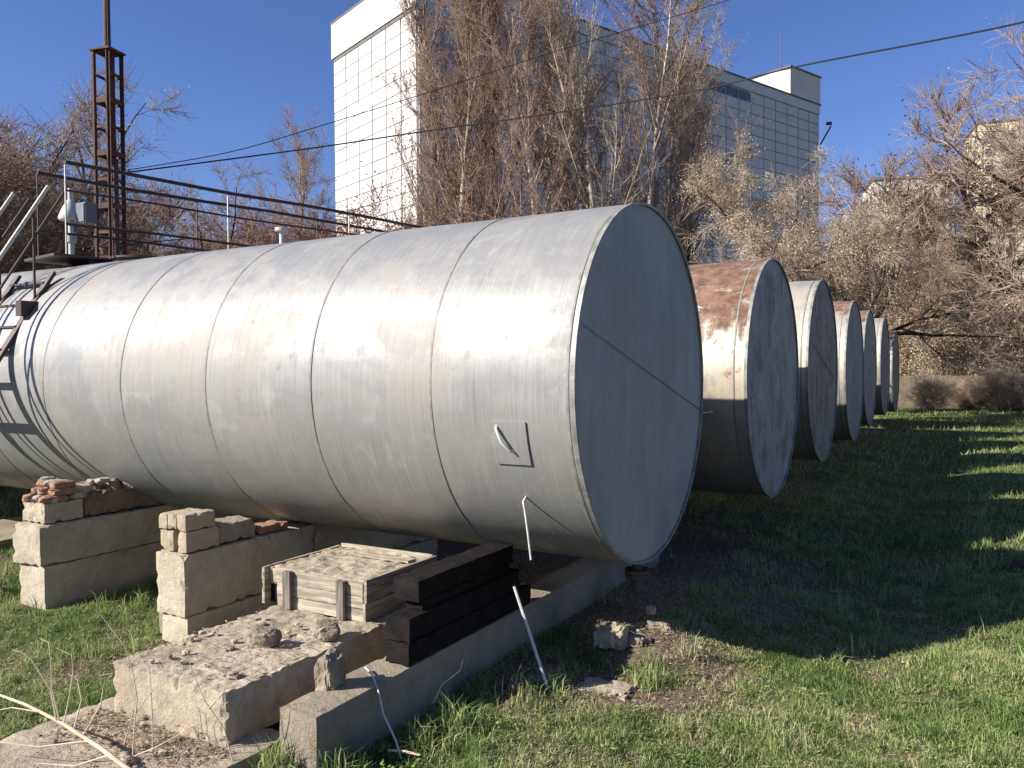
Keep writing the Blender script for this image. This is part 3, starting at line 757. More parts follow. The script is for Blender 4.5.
# ------------------------------------------------------------------ far concrete wall
fw_ = thing('concrete_wall', (6, 39.3, 0), 'low weathered concrete panel wall at the end of the yard under the shrubs', 'wall')
x = -3.0
k = 0
while x < 20:
    y = 39.6-.1*(x+1)
    rough_block('wall_panel', (x+.06, y-.06, -.1), (x+2.94, y+.06, 1.62), M['wall_old'], fw_, .3, .01, .03, 80+k)
    rough_block('wall_post', (x-.11, y-.11, -.1), (x+.055, y+.11, 1.72), M['wall_old'], fw_, .2, .008, .02, 100+k)
    x += 3.0; k += 1

# ------------------------------------------------------------------ big panelled building
C0 = Vector((-57.95, 75.8, 0)); DR = Vector((.37, .929, 0)).normalized(); DL = Vector((-.929, .37, 0)).normalized()
bg = thing('panelled_building', tuple(C0), 'huge white building with tiled panel grid and a rooftop tower, behind the bare trees', 'building')
def bp(a, b, z): return C0+DR*a+DL*b+Vector((0, 0, z))
def prism(a0, a1, b0, b1, z0, z1):
    m = MB(); P = [bp(a0, b0, z0), bp(a1, b0, z0), bp(a1, b1, z0), bp(a0, b1, z0), bp(a0, b0, z1), bp(a1, b0, z1), bp(a1, b1, z1), bp(a0, b1, z1)]
    return m.add(P, [(0, 3, 2, 1), (4, 5, 6, 7), (0, 1, 5, 4), (1, 2, 6, 5), (2, 3, 7, 6), (3, 0, 4, 7)])
prism(0, 90, 0, 22.5, -.2, 51.2).build('wall', M['joint'], bg)
PARZ = 46.75
# parapet: front slabs on the lit face, slab band on the long side, coping above
prism(-.35, -.002, -.35, 22.8, PARZ, 51.7).build('parapet', M['parapet'], bg)
prism(0, 90, -.25, -.002, 50.0, 51.7).build('parapet', M['panel_b'], bg)
prism(-.42, 90.3, -.42, 22.9, 51.705, 51.95).build('coping', M['roof'], bg)
prism(-.2, -.003, 0, 22.5, PARZ-.5, PARZ-.004).build('parapet_gap', M['roof'], bg)
# panels
rows = 16; ph = 1.84; pw = 22.5/6
def panel_mesh(along, w, h, th, name, mat):
    m = MB(); n_ = -DR if along is DL else -DL
    P = []
    for o in (0, 1):
        ins = .02*o
        for (u, v) in ((ins, ins), (w-ins, ins), (w-ins, h-ins), (ins, h-ins)): P.append(along*u+Vector((0, 0, v))+n_*th*o)
    m.add(P, [(4, 5, 6, 7), (0, 1, 5, 4), (1, 2, 6, 5), (2, 3, 7, 6), (3, 0, 4, 7)] if along is DR else [(7, 6, 5, 4), (4, 5, 1, 0), (5, 6, 2, 1), (6, 7, 3, 2), (7, 4, 0, 3)])
    me = bpy.data.meshes.new(name); me.from_pydata(m.v, [], m.f); me.materials.append(mat); me.update(); return me
pr = random.Random(3)
pmL = panel_mesh(DL, pw-.20, ph-.09, .12, 'wall_panel', M['panel'])
for c in range(6):
    for r_ in range(rows):
        z = PARZ-.52-(r_+1)*ph+.06
        link('wall_panel', pmL, bg, bp(-.002-pr.uniform(0, .03), c*pw+.12, z)-C0)
cw_ = 3.6
pmR = panel_mesh(DR, cw_-.22, ph-.16, .12, 'wall_panel', M['panel_b'])
joined = []
big = MB()
for c in range(25):
    for r_ in range(27):
        z = 49.9-(r_+1)*ph+.06
        if c < 12 and r_ < 17:
            link('wall_panel', pmR, bg, bp(c*cw_+.1, -.002-pr.uniform(0, .03), z)-C0)
        else:
            o = bp(c*cw_+.1, -.002-pr.uniform(0, .03), z)
            if 14 <= c <= 18 and r_ == 0: continue
            if 19 <= c <= 20 and r_ in (10, 12, 14): continue
            big.add([v.co+o for v in pmR.vertices], [tuple(p.vertices) for p in pmR.polygons])
for c in range(6):
    for r_ in range(rows, 24):
        z = PARZ-.52-(r_+1)*ph+.06; o = bp(-.002, c*pw+.12, z)
        big.add([v.co+o for v in pmL.vertices], [tuple(p.vertices) for p in pmL.polygons])
tag(big.build('wall_panels', M['panel_b'], bg), kind='stuff')
for c in range(14, 19):
    for k in range(3):
        a = c*cw_+.15+k*1.15
        prism(a, a+1.0, -.03, -.004, 48.15, 49.7).build('window', M['glass_dark'], bg)
for c in (19, 20):
    for r_ in (10, 12, 14):
        z = 49.9-(r_+1)*ph+.15
        for k in range(3):
            a = c*cw_+.15+k*1.15
            w_ = prism(a, a+1.0, -.03, -.004, z, z+1.5).build('window', M['glass_dark'], bg)
# rooftop tower, flush with the far end
prism(80, 90.0, -.3, 18, 51.955, 56.9).build('rooftop_tower', M['parapet'], bg)
prism(79.8, 90.2, -.5, 18.2, 56.905, 57.15).build('coping', M['roof'], bg)
mb = MB(); mb.tube([bp(82, 3, 57.1), bp(82, 3, 64.5)], .09, 6); mb.build('antenna', M['steel_dark'], bg)
mb = MB(); mb.tube([bp(64, 6, 51.9), bp(64, 6, 58)], .08, 6); mb.build('antenna', M['white'], bg)
mb = MB(); mb.tube([bp(2, 14, 51.9), bp(1, 20, 54.2)], .10, 6); mb.tube([bp(2, 14, 51.9), bp(0, 9, 53.4)], .08, 6); mb.build('antenna', M['steel_dark'], bg)
mb = MB(); mb.bar(bp(89.8, -.3, 44), bp(90.6, -2.2, 47.5), .25, .25); fl = mb.build('lamp_bracket', M['steel_dark'], bg)
mb = MB(); mb.box(bp(90.4, -1.9, 48), (1.0, .6, .5)); mb.build('floodlight', M['steel_dark'], fl)

# two houses in the distance at the right
def block_house(label, p0, w, d, h, ang, mat, nw, nf, roofpitch=False):
    t = thing('apartment_house', (p0[0], p0[1], 0), label, 'building')
    R = Matrix.Rotation(ang, 3, 'Z'); o = Vector((p0[0], p0[1], 0))
    def q(x, y, z): return o+R @ Vector((x, y, z))
    m = MB(); P = [q(0, 0, 0), q(w, 0, 0), q(w, d, 0), q(0, d, 0), q(0, 0, h), q(w, 0, h), q(w, d, h), q(0, d, h)]
    m.add(P, [(0, 3, 2, 1), (4, 5, 6, 7), (0, 1, 5, 4), (1, 2, 6, 5), (2, 3, 7, 6), (3, 0, 4, 7)]); m.build('wall', mat, t)
    m = MB(); m.box(q(w/2, d/2, h+.15), (w+.5, d+.5, .3), R); m.build('roof', M['roof'], t)
    for f_ in range(nf):
        z = h-2.4-f_*3.0
        if z < 3: break
        for c in range(nw):
            xx = (c+.5)*w/nw
            m = MB(); m.box(q(xx, -.03, z), (1.5, .12, 1.5), R); wi = m.build('window', M['white'], t)
            m = MB(); m.box(q(xx, -.10, z), (1.3, .03, 1.3), R); m.build('pane', M['glass_dark'], wi)
            if c < 3:
                yy = (c+.5)*d/3
                m = MB(); m.box(q(-.03, yy, z), (.12, 1.5, 1.5), R); wi = m.build('window', M['white'], t)
                m = MB(); m.box(q(-.10, yy, z), (.03, 1.3, 1.3), R); m.build('pane', M['glass_dark'], wi)
block_house('pale grey apartment house glimpsed between the leaning trees right of the tower', (-11.5, 126), 11, 9, 29.5, math.radians(16), M['facade2'], 4, 8)
block_house('cream apartment house half hidden by branches at the right edge', (2.0, 166), 24, 12, 46, math.radians(12), M['facade3'], 7, 13)

# ------------------------------------------------------------------ trees
def seg_mesh(name, A, B, ra, rb, k, mat):
    d = B-A; L = np.linalg.norm(d, axis=1, keepdims=True)+1e-9; d = d/L
    ref = np.where(np.abs(d[:, 2:3]) < .9, np.array([[0, 0, 1.]]), np.array([[1., 0, 0]]))
    u = np.cross(d, ref); u /= np.linalg.norm(u, axis=1, keepdims=True); w = np.cross(d, u)
    n = len(A); V = np.zeros((n, 2*k, 3))
    for j in range(k):
        c, s_ = math.cos(2*math.pi*j/k), math.sin(2*math.pi*j/k); o = u*c+w*s_
        V[:, j] = A+o*ra[:, None]; V[:, k+j] = B+o*rb[:, None]
    base = (np.arange(n)*2*k)[:, None]; F = np.concatenate([np.stack([base[:, 0]+j, base[:, 0]+(j+1) % k, base[:, 0]+k+(j+1) % k, base[:, 0]+k+j], -1) for j in range(k)])
    return np_mesh(name, V.reshape(-1, 3), F, mat, k > 3)
def rand_perp(rg, d):
    v = Vector(rg.normal(size=3)); v -= d*v.dot(d); return v.normalized()
class TreeGen:
    def __init__(s, seed, P): s.rg = np.random.default_rng(seed); s.P = P; s.seg = []
    def branch(s, p, d, L, r, lvl):
        P = s.P; rg = s.rg; n = max(3, int(P['np'][lvl])); q = Vector(p); d = Vector(d).normalized(); path = [(q.copy(), d.copy(), r)]
        for i_ in range(n):
            up = P['up'][lvl]
            d = (d+Vector(rg.normal(size=3))*P['wob'][lvl]+Vector((0, 0, up))).normalized()
            q2 = q+d*(L/n); r2_ = r*(1-(i_+1)/n*P['tap'][lvl])
            s.seg.append((q[:], q2[:], r*(1-i_/n*P['tap'][lvl]), r2_, lvl)); q = q2; path.append((q.copy(), d.copy(), r2_))
        if lvl+1 >= len(P['np']): return
        nc = P['n'][lvl]; t0 = P['t0'][lvl]
        for k in range(nc):
            t = t0+(1-t0)*(k+rg.random())/nc; f = t*n; i_ = min(n-1, int(f)); a, b = path[i_], path[i_+1]
            pos = a[0].lerp(b[0], f-i_); dd = a[1].lerp(b[1], f-i_).normalized(); rr_ = a[2]+(b[2]-a[2])*(f-i_)
            ang = math.radians(rg.normal(P['ang'][lvl], P.get('angv', 8)))
            nd = dd*math.cos(ang)+rand_perp(rg, dd)*math.sin(ang)
            sh = (1-P['shape'][lvl]*t)
            s.branch(pos, nd, L*P['lr'][lvl]*sh*rg.uniform(.7, 1.15), min(rr_*.75, r*P['rr'][lvl]), lvl+1)
def make_tree(name, seed, P, bark, twigm, leafm=None):
    g = TreeGen(seed, P); rg = g.rg
    for (p, d, L, r) in P['stems']: g.branch(p, d, L, r, 0)
    A = np.array([q[0] for q in g.seg]); B = np.array([q[1] for q in g.seg]); ra = np.array([q[2] for q in g.seg]); rb = np.array([q[3] for q in g.seg]); lv = np.array([q[4] for q in g.seg])
    mn = P.get('minr', .006)
    ra = np.maximum(ra, mn); rb = np.maximum(rb, mn*.8)
    top = len(P['np'])-1
    thick = lv <= P.get('trunk_lv', 0)
    mt_ = seg_mesh('trunk', A[thick], B[thick], ra[thick], rb[thick], 8, bark)
    # twigs spring from the last two levels
    src = np.where(lv >= max(1, top-1))[0]
    K = P['twigs']; pick = rg.choice(src, K); f = rg.random(K)[:, None]
    o = A[pick]*(1-f)+B[pick]*f; d0 = B[pick]-A[pick]; d0 /= np.linalg.norm(d0, axis=1, keepdims=True)
    d1 = d0*P.get('tfol', .8)+rg.normal(size=(K, 3))*P['tspread']+np.array([0, 0, P['tup']]); d1 /= np.linalg.norm(d1, axis=1, keepdims=True)
    L = P['tlen']*rg.uniform(.4, 1.2, K)[:, None]
    m1 = o+d1*L*.5; d2 = d1+rg.normal(size=(K, 3))*.22+np.array([0, 0, P['tup']*.7]); d2 /= np.linalg.norm(d2, axis=1, keepdims=True); m2 = m1+d2*L*.5
    tr = P['tr']; thin = ~thick
    AA = np.concatenate([A[thin], o, m1]); BB = np.concatenate([B[thin], m1, m2])
    RA = np.concatenate([ra[thin], np.full(K, tr), np.full(K, tr*.8)]); RB = np.concatenate([rb[thin], np.full(K, tr*.8), np.full(K, tr*.4)])
    mc = seg_mesh('crown', AA, BB, RA, RB, 3, twigm)
    ml = None
    if leafm and P['leaves']:
        n = P['leaves']; k = rg.integers(0, K, n)
        if P.get('clump'):
            kc = rg.integers(0, K, P['clump']); k = kc[rg.integers(0, len(kc), n)]
        f = rg.random(n)[:, None]; c = m1[k]*(1-f)+m2[k]*f+rg.normal(size=(n, 3))*P.get('ljit', .05)
        sz = P['lsz']*rg.uniform(.5, 1.3, n)[:, None]
        a = rg.normal(size=(n, 3)); a /= np.linalg.norm(a, axis=1, keepdims=True); b = np.cross(a, rg.normal(size=(n, 3))); b /= np.linalg.norm(b, axis=1, keepdims=True)
        V = np.stack([c-a*sz, c-b*sz*.5, c+a*sz, c+b*sz*.5], 1).reshape(-1, 3)
        F = np.arange(4*n).reshape(n, 4)
        ml = np_mesh('dry_leaves', V, F, leafm, False, np.repeat(np.clip(rg.normal(.5, .28, n), 0, 1), 4))
    return (name, mt_, mc, ml)
def plant(T, loc, rz, sc, label, cat='tree', group=None, szz=None):
    name, mt_, mc, ml = T
    t = thing(name, loc, label, cat, group); t.rotation_euler = (0, 0, rz); t.scale = (sc, sc, szz or sc)
    link('trunk', mt_, t); link('crown', mc, t)
    if ml: link('dry_leaves', ml, t)
    return t

POP = dict(np=(14, 7, 4), up=(.02, .10, .10), wob=(.02, .06, .10), tap=(.9, .85, .8), n=(34, 7), t0=(.05, .1), ang=(21, 25), shape=(.5, .4), lr=(.34, .36), rr=(.28, .5),
           stems=[((0, 0, 0), (0, 0, 1), 26, .30)], twigs=3200, tspread=.30, tup=.35, tlen=1.5, tr=.011, leaves=11000, lsz=.058, minr=.010)
poplar_a = make_tree('poplar_tree', 11, POP, M['bark'], M['twig'], M['leaf_brown'])
POPB = dict(POP); POPB.update(n=(34, 7), ang=(16, 22), twigs=4200, leaves=3500)
poplar_b = make_tree('poplar_tree', 12, POPB, M['bark_dark'], M['twig_red'], M['leaf_olive'])
ASP = dict(np=(12, 8, 5), up=(.01, .09, .06), wob=(.035, .07, .12), tap=(.88, .85, .8), n=(26, 7), t0=(.10, .15), ang=(36, 34), shape=(.45, .35), lr=(.42, .36), rr=(.35, .5),
           stems=[((0, 0, 0), (.03, 0, 1), 24, .26), ((.05, .03, 0), (.16, .05, 1), 20, .2)], twigs=4800, tspread=.42, tup=.2, tlen=1.2, tr=.011, leaves=5000, lsz=.065, minr=.011, trunk_lv=0)
aspen_a = make_tree('aspen_tree', 21, ASP, M['bark_pale'], M['twig_grey'], M['leaf_red'])
ASPB = dict(ASP); ASPB.update(stems=[((0, 0, 0), (-.05, 0, 1), 23, .24)], n=(32, 7), leaves=5000)
aspen_b = make_tree('aspen_tree', 22, ASPB, M['bark_pale'], M['twig'], M['leaf_red'])
BRO = dict(np=(7, 8, 6, 4), up=(.02, .02, .01, 0), wob=(.07, .13, .16, .2), tap=(.5, .85, .85, .8), n=(9, 8, 6), t0=(.45, .2, .2), ang=(48, 42, 40), shape=(.1, .4, .3), lr=(.85, .5, .45), rr=(.55, .45, .5),
           stems=[((0, 0, 0), (.0, 0, 1), 6.5, .24)], twigs=8000, tspread=.5, tup=-.18, tlen=.7, tr=.008, leaves=24000, clump=1100, ljit=.15, lsz=.034, minr=.006, trunk_lv=1)
broad_a = make_tree('box_elder_tree', 31, BRO, M['bark_dark'], M['twig_grey'], M['leaf_tan'])
BROB = dict(BRO); BROB.update(stems=[((0, 0, 0), (.25, 0, 1), 6.0, .2), ((.05, .03, 0), (-.2, .1, 1), 5.5, .16)], tup=.12, leaves=2500, clump=500, twigs=6500)
broad_b = make_tree('bare_tree', 32, BROB, M['bark_dark'], M['twig'], M['leaf_tan'])
BROC = dict(BROB); BROC.update(stems=[((0, 0, 0), (0, 0, 1), 5.0, .2)], tup=.2, leaves=3500, clump=None, twigs=7000, tspread=.4, lsz=.045)
broad_c = make_tree('bare_tree', 33, BROC, M['bark'], M['twig'], M['leaf_brown'])
SHR = dict(np=(7, 5, 4), up=(-.02, .0, 0), wob=(.12, .18, .22), tap=(.85, .85, .8), n=(9, 5), t0=(.15, .2), ang=(45, 45), shape=(.2, .3), lr=(.45, .5), rr=(.5, .5),
           stems=[((random.gauss(0, .5), random.gauss(0, .4), 0), (random.gauss(0, .35), random.gauss(0, .3), 1), random.uniform(2.6, 4.4), .04) for _ in range(20)],
           twigs=9000, tspread=.7, tup=-.05, tlen=.55, tr=.008, leaves=30000, ljit=.14, lsz=.036, minr=.006, trunk_lv=0)
shrub_a = make_tree('dry_shrub', 41, SHR, M['bark'], M['twig_grey'], M['leaf_tan'])
SHRB = dict(SHR); SHRB.update(leaves=15000, stems=[((random.gauss(0, .5), random.gauss(0, .4), 0), (random.gauss(0, .3), random.gauss(0, .3), 1), random.uniform(2.6, 4.6), .04) for _ in range(18)])
shrub_b = make_tree('dry_shrub', 42, SHRB, M['bark'], M['twig_red'], M['leaf_red'])
SHRC = dict(SHR); SHRC.update(leaves=22000, stems=[((random.gauss(0, .6), random.gauss(0, .4), 0), (random.gauss(0, .3), random.gauss(0, .3), 1), random.uniform(2.2, 4.2), .04) for _ in range(16)])
SHRD = dict(SHR); SHRD.update(leaves=24000, tlen=.7, tspread=.9)
shrub_d = make_tree('dry_shrub', 44, SHRD, M['bark'], M['twig_grey'], M['leaf_tan'])
shrub_c = make_tree('dry_shrub', 43, SHRC, M['bark_dark'], M['twig'], M['leaf_olive'])

def at(px, Z):                                         # point on the ground Z metres ahead, in the direction of column px
    p = EYE+_fw*Z+_R*((px-512)/813.13*Z); return (p.x, p.y, -.05)
G1 = 'tall trees in front of the big building'
for (T, px, Z, rz, sc, lb) in (
    (poplar_a, 437, 52, .3, 1.05, 'dense upright poplar covering the corner edge of the big building'),
    (poplar_b, 470, 56, 1.2, 1.1, 'dark trunked poplar second from the corner of the big building'),
    (poplar_b, 503, 50, 2.6, 1.0, 'darkest slim poplar standing left of the pale trunked trees'),
    (aspen_b, 552, 47, .4, 1.0, 'straight pale trunked tree before the middle of the long facade'),
    (aspen_a, 600, 47, 2.0, 1.0, 'forked pale trunked tree reaching above the roof line'),
    (aspen_b, 634, 49, 3.3, 1.08, 'pale trunked tree beside the forked one, reddish leaves at its top'),
    (aspen_b, 575, 55, 1.1, 1.15, 'straight tree between the first pale trunk and the forked tree, set back'),
    (aspen_a, 655, 56, 5.5, 1.05, 'wide topped tree near the right end of the tall group'),
    (aspen_b, 452, 48, 5.1, 1.1, 'thin pale stemmed tree in front of the poplars at the building corner'),
    (poplar_a, 683, 60, 5.2, .88, 'slim tree at the right end of the tall group')):
    plant(T, at(px, Z), rz, sc, lb, 'tree', G1)
plant(broad_a, at(742, 31), 3.6, .95, 'spreading tree with drooping tan leaf clusters above the second and third tanks', 'tree')
plant(broad_b, at(822, 34), .2, 1.0, 'dark leaning tree with crooked limbs above the fourth tank', 'tree', None)
plant(broad_c, at(868, 47), 1.1, 1.35, 'pointed bare tree with a tall leading shoot right of the tower', 'tree', None)
plant(broad_b, at(955, 50), 2.4, 1.3, 'bare tree with an arching dark limb in front of the pale house', 'tree', None)
plant(broad_c, at(1016, 46), 4.4, 2.2, 'tall bare tree at the right edge reaching highest into the sky', 'tree', None)
plant(broad_b, at(1150, 24), 1.2, 1.5, 'near bare tree whose long branch enters at the right edge', 'tree', None)
plant(broad_c, at(906, 54), .6, .95, 'small bare tree behind the shrubs beside the pale house', 'tree', None)
plant(broad_a, at(985, 46), .9, 1.05, 'leafy tan tree among the shrubs below the cream house', 'tree', None)
G2 = 'dry shrubs along the far wall'
sh = [(shrub_a, 868, 47.5, 0, 1.39, 'tan shrub just behind the ends of the farthest tanks'), (shrub_a, 905, 46.5, 1, 1.57, 'largest tan shrub leaning over the left end of the far wall'),
      (shrub_d, 940, 47.0, 2, 1.34, 'olive tinted shrub in the middle of the far wall'), (shrub_a, 968, 48.0, 3, 1.62, 'tall tan shrub behind the middle of the far wall'),
      (shrub_d, 1000, 47.0, 4, 1.43, 'loose tan shrub behind the right part of the far wall'), (shrub_a, 1045, 46.0, 5, 1.43, 'tan shrub at the right edge behind the wall'),
      (shrub_d, 885, 52.0, 4.4, 1.35, 'tall thicket filling the gap above the farthest tank'), (shrub_a, 925, 54.0, 2.2, 1.48, 'high thicket between the two bare trees at the right'),
      (shrub_c, 1010, 53.0, .5, 1.79, 'dark thicket under the cream house'), (shrub_a, 835, 50.0, 2.9, 1.22, 'pale thicket seen over the fourth tank'),
      (shrub_c, 960, 58.0, 5.5, 1.97, 'thicket closing the view behind the middle of the far wall'), (shrub_b, 800, 54.0, .3, 1.17, 'thicket between the third tank and the big building'),
      (shrub_c, 1080, 54.0, 1.5, 1.97, 'dark thicket outside the right edge'), (shrub_b, 760, 64.0, 3.3, 1.62, 'thicket at the foot of the big building')]
for (T, px, Z, rz, sc, lb) in sh: plant(T, at(px, Z), rz, sc, lb, 'shrub', G2)
for k, (px, Z, sc, lb) in enumerate(((930, 38.6, .42, 'low shrub growing in front of the far wall, left of two'), (1003, 37.6, .5, 'low shrub growing in front of the far wall, right of two'), (970, 39.3, .35, 'smallest shrub at the foot of the far wall'))): plant((shrub_a, shrub_d, shrub_a)[k], at(px, Z), k*2, sc, lb, 'shrub', G2)
G3 = 'bare trees at the left behind the catwalk'
for (T, px, Z, rz, sc, lb) in (
    (broad_c, -60, 26, 0, 1.25, 'bare tree partly outside the left edge'), (broad_c, 5, 29, 1.3, 1.4, 'bare brown tree behind the stair handrails'), (broad_b, 48, 31, 2.2, 1.4, 'bare tree directly left of the lattice mast'),
    (broad_c, 85, 36, 4.4, 1.4, 'bare tree just behind the foot of the lattice mast'),
    (broad_c, 125, 42, 3.1, 1.35, 'bare tree right behind the lattice mast'), (broad_b, 165, 46, .8, 1.3, 'low bare tree right of the lattice mast'), (broad_c, 200, 48, 4.8, 1.35, 'low bare tree behind the middle of the catwalk railing'),
    (broad_b, 235, 50, .8, 1.35, 'low bare tree left of the white vent cap'),
    (broad_c, 270, 52, 5.9, 1.45, 'low bare tree behind the white vent cap'), (aspen_b, 318, 62, 2.0, .78, 'slender bare tree against the left edge of the white wall'),
    (broad_c, 372, 56, .2, 1.35, 'bare tree in front of the white wall'), (broad_c, 300, 46, 2.7, 1.3, 'reddish bare tree left of the white wall')):
    plant(T, at(px, Z), rz, sc, lb, 'tree', G3)
G4 = 'reddish shrubs in front of the white wall'
for (px, Z, rz, sc, lb) in ((285, 44, 0, 1.9, 'reddish shrub right of the vent cap'), (325, 46, 1.4, 2.3, 'tall reddish shrub at the left edge of the white wall'), (362, 48, 2.5, 2.2, 'reddish shrub before the middle of the white wall'), (400, 46, 4.1, 2.2, 'reddish shrub before the right part of the white wall'),
                            (5, 34, 3, 1.7, 'brown thicket at the left edge'), (140, 46, 5, 1.8, 'brown thicket right of the mast'), (210, 48, 2, 1.8, 'brown thicket behind the middle of the railing')):
    plant(shrub_b, at(px, Z), rz, sc, lb, 'shrub', G4)

# ------------------------------------------------------------------ overhead wires
def dep(px, py, Z): return EYE+_fw*Z+_R*((px-512)/813.13*Z)-_U*((py-384)/813.13*Z)
def wire(ctrl, r, label):
    P = [dep(*c) for c in ctrl]; pts = []
    for i_ in range(len(P)-1):
        p0, p1, p2, p3 = P[max(i_-1, 0)], P[i_], P[i_+1], P[min(i_+2, len(P)-1)]
        for q in np.linspace(0, 1, 8, endpoint=False):
            pts.append(.5*((2*p1)+(p2-p0)*q+(2*p0-5*p1+4*p2-p3)*q*q+(3*p1-p0-3*p2+p3)*q**3))
    pts.append(P[-1]); mb = MB(); mb.tube(pts, r, 6); o = mb.build('overhead_wire', M['wire'], None, origin=tuple(pts[0])); tag(o, label, 'wire')
wire([(1180, -25, 14.5), (1024, 22, 16), (800, 66, 18.4), (690, 92, 20), (520, 118, 21.5), (420, 132, 22), (320, 147, 21.8), (200, 163, 21), (122, 173, 20.2)], .019, 'thick black overhead wire crossing the sky from the upper right')
wire([(900, -60, 26), (735, -2, 27), (560, 50, 26), (455, 84, 25), (320, 126, 23), (230, 152, 21.5), (122, 171, 20.2)], .012, 'thinner overhead wire rising steeply out of the top of the picture')

# ------------------------------------------------------------------ grass, straw, leaf litter
RECTS = [(-5.62, -5.18, -1.88, 1.8), (-3.7, -3.24, -1.84, 1.7), (-1.14, -.84, -2.9, 2.6), (-2.42, -1.37, -3.05, -.6), (-2.63, -1.19, -4.6, -2.7), (-9.6, -8.15, -.75, .6), (-.14, .2, -1.06, -.9)]
def scatter(n, zlo, zhi, rg, wid=.74, bias=1.0):
    z = zlo+(zhi-zlo)*rg.random(n)**bias; s_ = rg.uniform(-wid, wid, n)
    f2 = np.array([_fw.x, _fw.y])/math.hypot(_fw.x, _fw.y); r2_ = np.array([f2[1], -f2[0]])
    P = np.array([EYE.x, EYE.y])+f2*z[:, None]+r2_*(s_*z)[:, None]
    ok = np.ones(n, bool)
    for (a, b, c, d) in RECTS: ok &= ~((P[:, 0] > a) & (P[:, 0] < b) & (P[:, 1] > c) & (P[:, 1] < d))
    return P[ok]
def blades(P, rg, h, w, full, lean=.5):
    n = len(P); x, y = P[:, 0], P[:, 1]; z = gh(x, y)-.005
    a = rg.uniform(0, 2*np.pi, n); dx, dy = np.cos(a), np.sin(a)
    clump = .75+.5*vn(x, y, 3.7)+.45*vn(x, y, 13)+.25*vn(x+y, y-x, 29)
    H = h*np.clip(clump, .35, 1.5)*rg.uniform(.5, 1.35, n); Wd = w*rg.uniform(.6, 1.3, n)
    l = lean*rg.uniform(.1, 1.3, n); b = rg.uniform(0, 2*np.pi, n); lx, ly = np.cos(b)*l*H, np.sin(b)*l*H
    base = np.stack([x, y, z], -1); s_ = np.stack([dx*Wd, dy*Wd, 0*x], -1)
    mid = base+np.stack([lx*.3, ly*.3, H*.6], -1); tip = base+np.stack([lx, ly, H*(1-.35*l)], -1)
    if full:
        V = np.stack([base-s_, base+s_, mid+s_*.75, mid-s_*.75, tip], 1).reshape(-1, 3); k = np.arange(n)[:, None]*5
        T = np.concatenate([k+np.array([[0, 1, 2]]), k+np.array([[0, 2, 3]]), k+np.array([[3, 2, 4]])]); per = 5
    else:
        V = np.stack([base-s_, base+s_, tip], 1).reshape(-1, 3); T = np.arange(3*n).reshape(n, 3); per = 3
    tint = np.clip(.43+.20*vn(x, y, 1.9)+.22*vn(x, y, 7.0)+.14*vn(x, y, 23)+rg.normal(0, .17, n)+.25*soil_mask(x, y), 0, .72)
    dead = rg.random(n) < .05+.35*soil_mask(x, y); tint[dead] = rg.uniform(.72, 1, dead.sum())
    return V, T, np.repeat(tint, per)
rg = np.random.default_rng(5)
def thin(P, k):                                        # fewer blades on bare soil
    return P[rg.random(len(P)) > np.clip(soil_mask(P[:, 0], P[:, 1])*k, 0, .97)]
def lay_grass(name, label, parts):
    Vs, Ts, ts, off = [], [], [], 0
    for V, T, t in parts: Vs.append(V); Ts.append(T+off); ts.append(t); off += len(V)
    me = np_mesh(name, np.concatenate(Vs), np.concatenate(Ts), M['grass'], False, np.concatenate(ts)); tag(link(name, me), label, 'grass', None, 'stuff')
lay_grass('grass', 'short uneven green and straw coloured grass over the whole yard', [
    blades(thin(scatter(300000, 3.9, 8.0, rg), 1.2), rg, .066, .0026, True, 1.15),
    blades(thin(scatter(120000, 7.8, 17, rg, .76, 1.2), 1.1), rg, .11, .0060, False, .7),
    blades(thin(scatter(90000, 16.5, 44, rg, .78, 1.0), .6), rg, .15, .014, False, .7)])
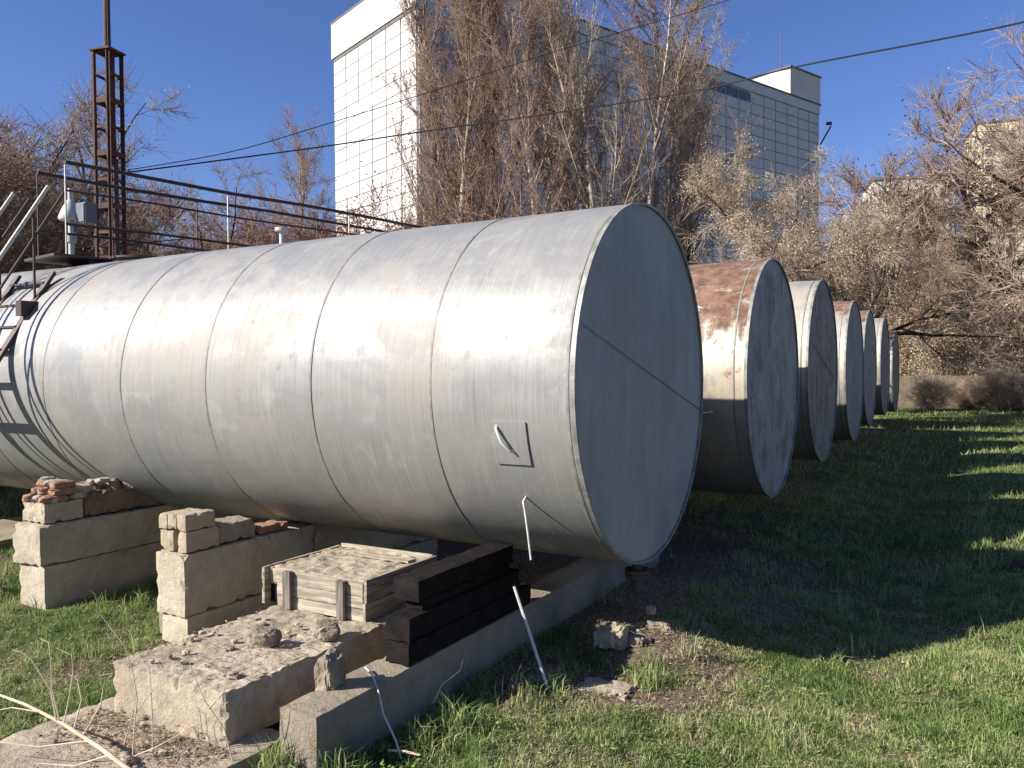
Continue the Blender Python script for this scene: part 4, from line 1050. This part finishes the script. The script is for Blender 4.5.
# longer tufts
tuf = []
rt = np.random.default_rng(8)
cent = scatter(420, 4.0, 16, rt)
for c in cent:
    if soil_mask(np.array([c[0]]), np.array([c[1]]))[0] > .35 and rt.random() < .8: continue
    n = rt.integers(20, 60); tuf.append(c+rt.normal(0, .045, (n, 2)))
for c in ((-2.75, -2.9), (-3.05, -2.3), (-2.65, -2.0), (-3.9, -1.5), (-4.5, -1.3), (-1.22, -3.0), (-1.05, -2.98), (-.75, -2.75), (-.6, -2.4), (-.5, -2.0), (-.35, -1.15), (.25, -.75), (-.3, -1.55), (-1.18, -3.15), (-4.0, -.9), (-4.6, -.8), (-5.8, -2.0)):
    tuf.append(np.array(c)+rt.normal(0, .07, (170, 2)))
lay_grass('grass_tufts', 'longer grass tufts standing out of the short turf', [blades(np.concatenate(tuf), rt, .17, .0036, True, .8)])
def litter(name, label, P, L, w, mat, zoff=.006):
    n = len(P); x, y = P[:, 0], P[:, 1]; z = gh(x, y)+zoff+rg.random(n)*.02
    on_f = (x > -2.4) & (x < -1.39) & (y > -3.0) & (y < -1.72); z[on_f] = .425+rg.random(on_f.sum())*.01
    on_g = (x > -2.6) & (x < -1.2) & (y > -4.5) & (y < -3.03); z[on_g] = .10+rg.random(on_g.sum())*.015
    a = rg.uniform(0, 2*np.pi, n); l = L*rg.uniform(.3, 1.2, n); ww = w*rg.uniform(.5, 1.4, n); ti = rg.normal(0, .25, n)
    d = np.stack([np.cos(a)*l, np.sin(a)*l, ti*l], -1); s_ = np.stack([-np.sin(a)*ww, np.cos(a)*ww, rg.normal(0, .4, n)*ww], -1); c = np.stack([x, y, z], -1)
    V = np.stack([c-d-s_*.5, c+s_, c+d+s_*.5, c-s_], 1).reshape(-1, 3)
    me = np_mesh(name, V, np.arange(4*n).reshape(n, 4), mat, False, np.repeat(rg.random(n), 4)); tag(link(name, me), label, 'litter', None, 'stuff')
P = scatter(110000, 3.9, 9.5, rg); P = P[rg.random(len(P)) < .15+.85*soil_mask(P[:, 0], P[:, 1])]
P2 = np.stack([rg.uniform(-2.38, -1.42, 1500), rg.uniform(-3.0, -1.75, 1500)], -1); P3 = np.stack([rg.uniform(-2.5, -1.3, 2600), -3.05-np.abs(rg.normal(0, .22, 2600))], -1)
litter('straw_litter', 'dry straw and broken stalks scattered over the soil, turf and slabs', np.concatenate([P, P2[:500], P3]), .024, .0026, M['straw'])
P = scatter(2600, 3.9, 14, rg); P = P[rg.random(len(P)) < .25+.75*soil_mask(P[:, 0], P[:, 1])]
litter('leaf_litter', 'fallen brown leaves scattered over the turf', np.concatenate([P, P3[:260]]), .016, .010, M['leaf_brown'], .012)
# low leafy weeds in the turf
wv = []
rw = np.random.default_rng(12)
for c in np.concatenate([scatter(260, 4.0, 9, rw), np.array([[.25, -.72], [.35, -.68], [.15, -.7], [-.32, -1.2], [-.25, -1.28], [-.62, -2.05], [-.55, -1.9], [-.6, -2.3]])]):
    n = rw.integers(8, 22); r_ = rw.uniform(.01, .08, n); a = rw.uniform(0, 2*np.pi, n)
    wv.append(np.stack([c[0]+r_*np.cos(a), c[1]+r_*np.sin(a), gh(c[0], c[1])+rw.uniform(.015, .06, n), a], -1))
wv = np.concatenate(wv); n = len(wv); c = wv[:, :3]; a = wv[:, 3]
d = np.stack([np.cos(a), np.sin(a), rw.uniform(-.1, .7, n)], -1)*rw.uniform(.010, .024, n)[:, None]; s_ = np.stack([-np.sin(a), np.cos(a), rw.normal(0, .3, n)], -1)*rw.uniform(.005, .011, n)[:, None]
me = np_mesh('leafy_weeds', np.stack([c-d, c+s_, c+d, c-s_], 1).reshape(-1, 3), np.arange(4*n).reshape(n, 4), M['grass'], False, np.repeat(rw.uniform(.15, .6, n), 4))
tag(link('leafy_weeds', me), 'low broad leaved weeds growing in the turf', 'weeds', None, 'stuff')
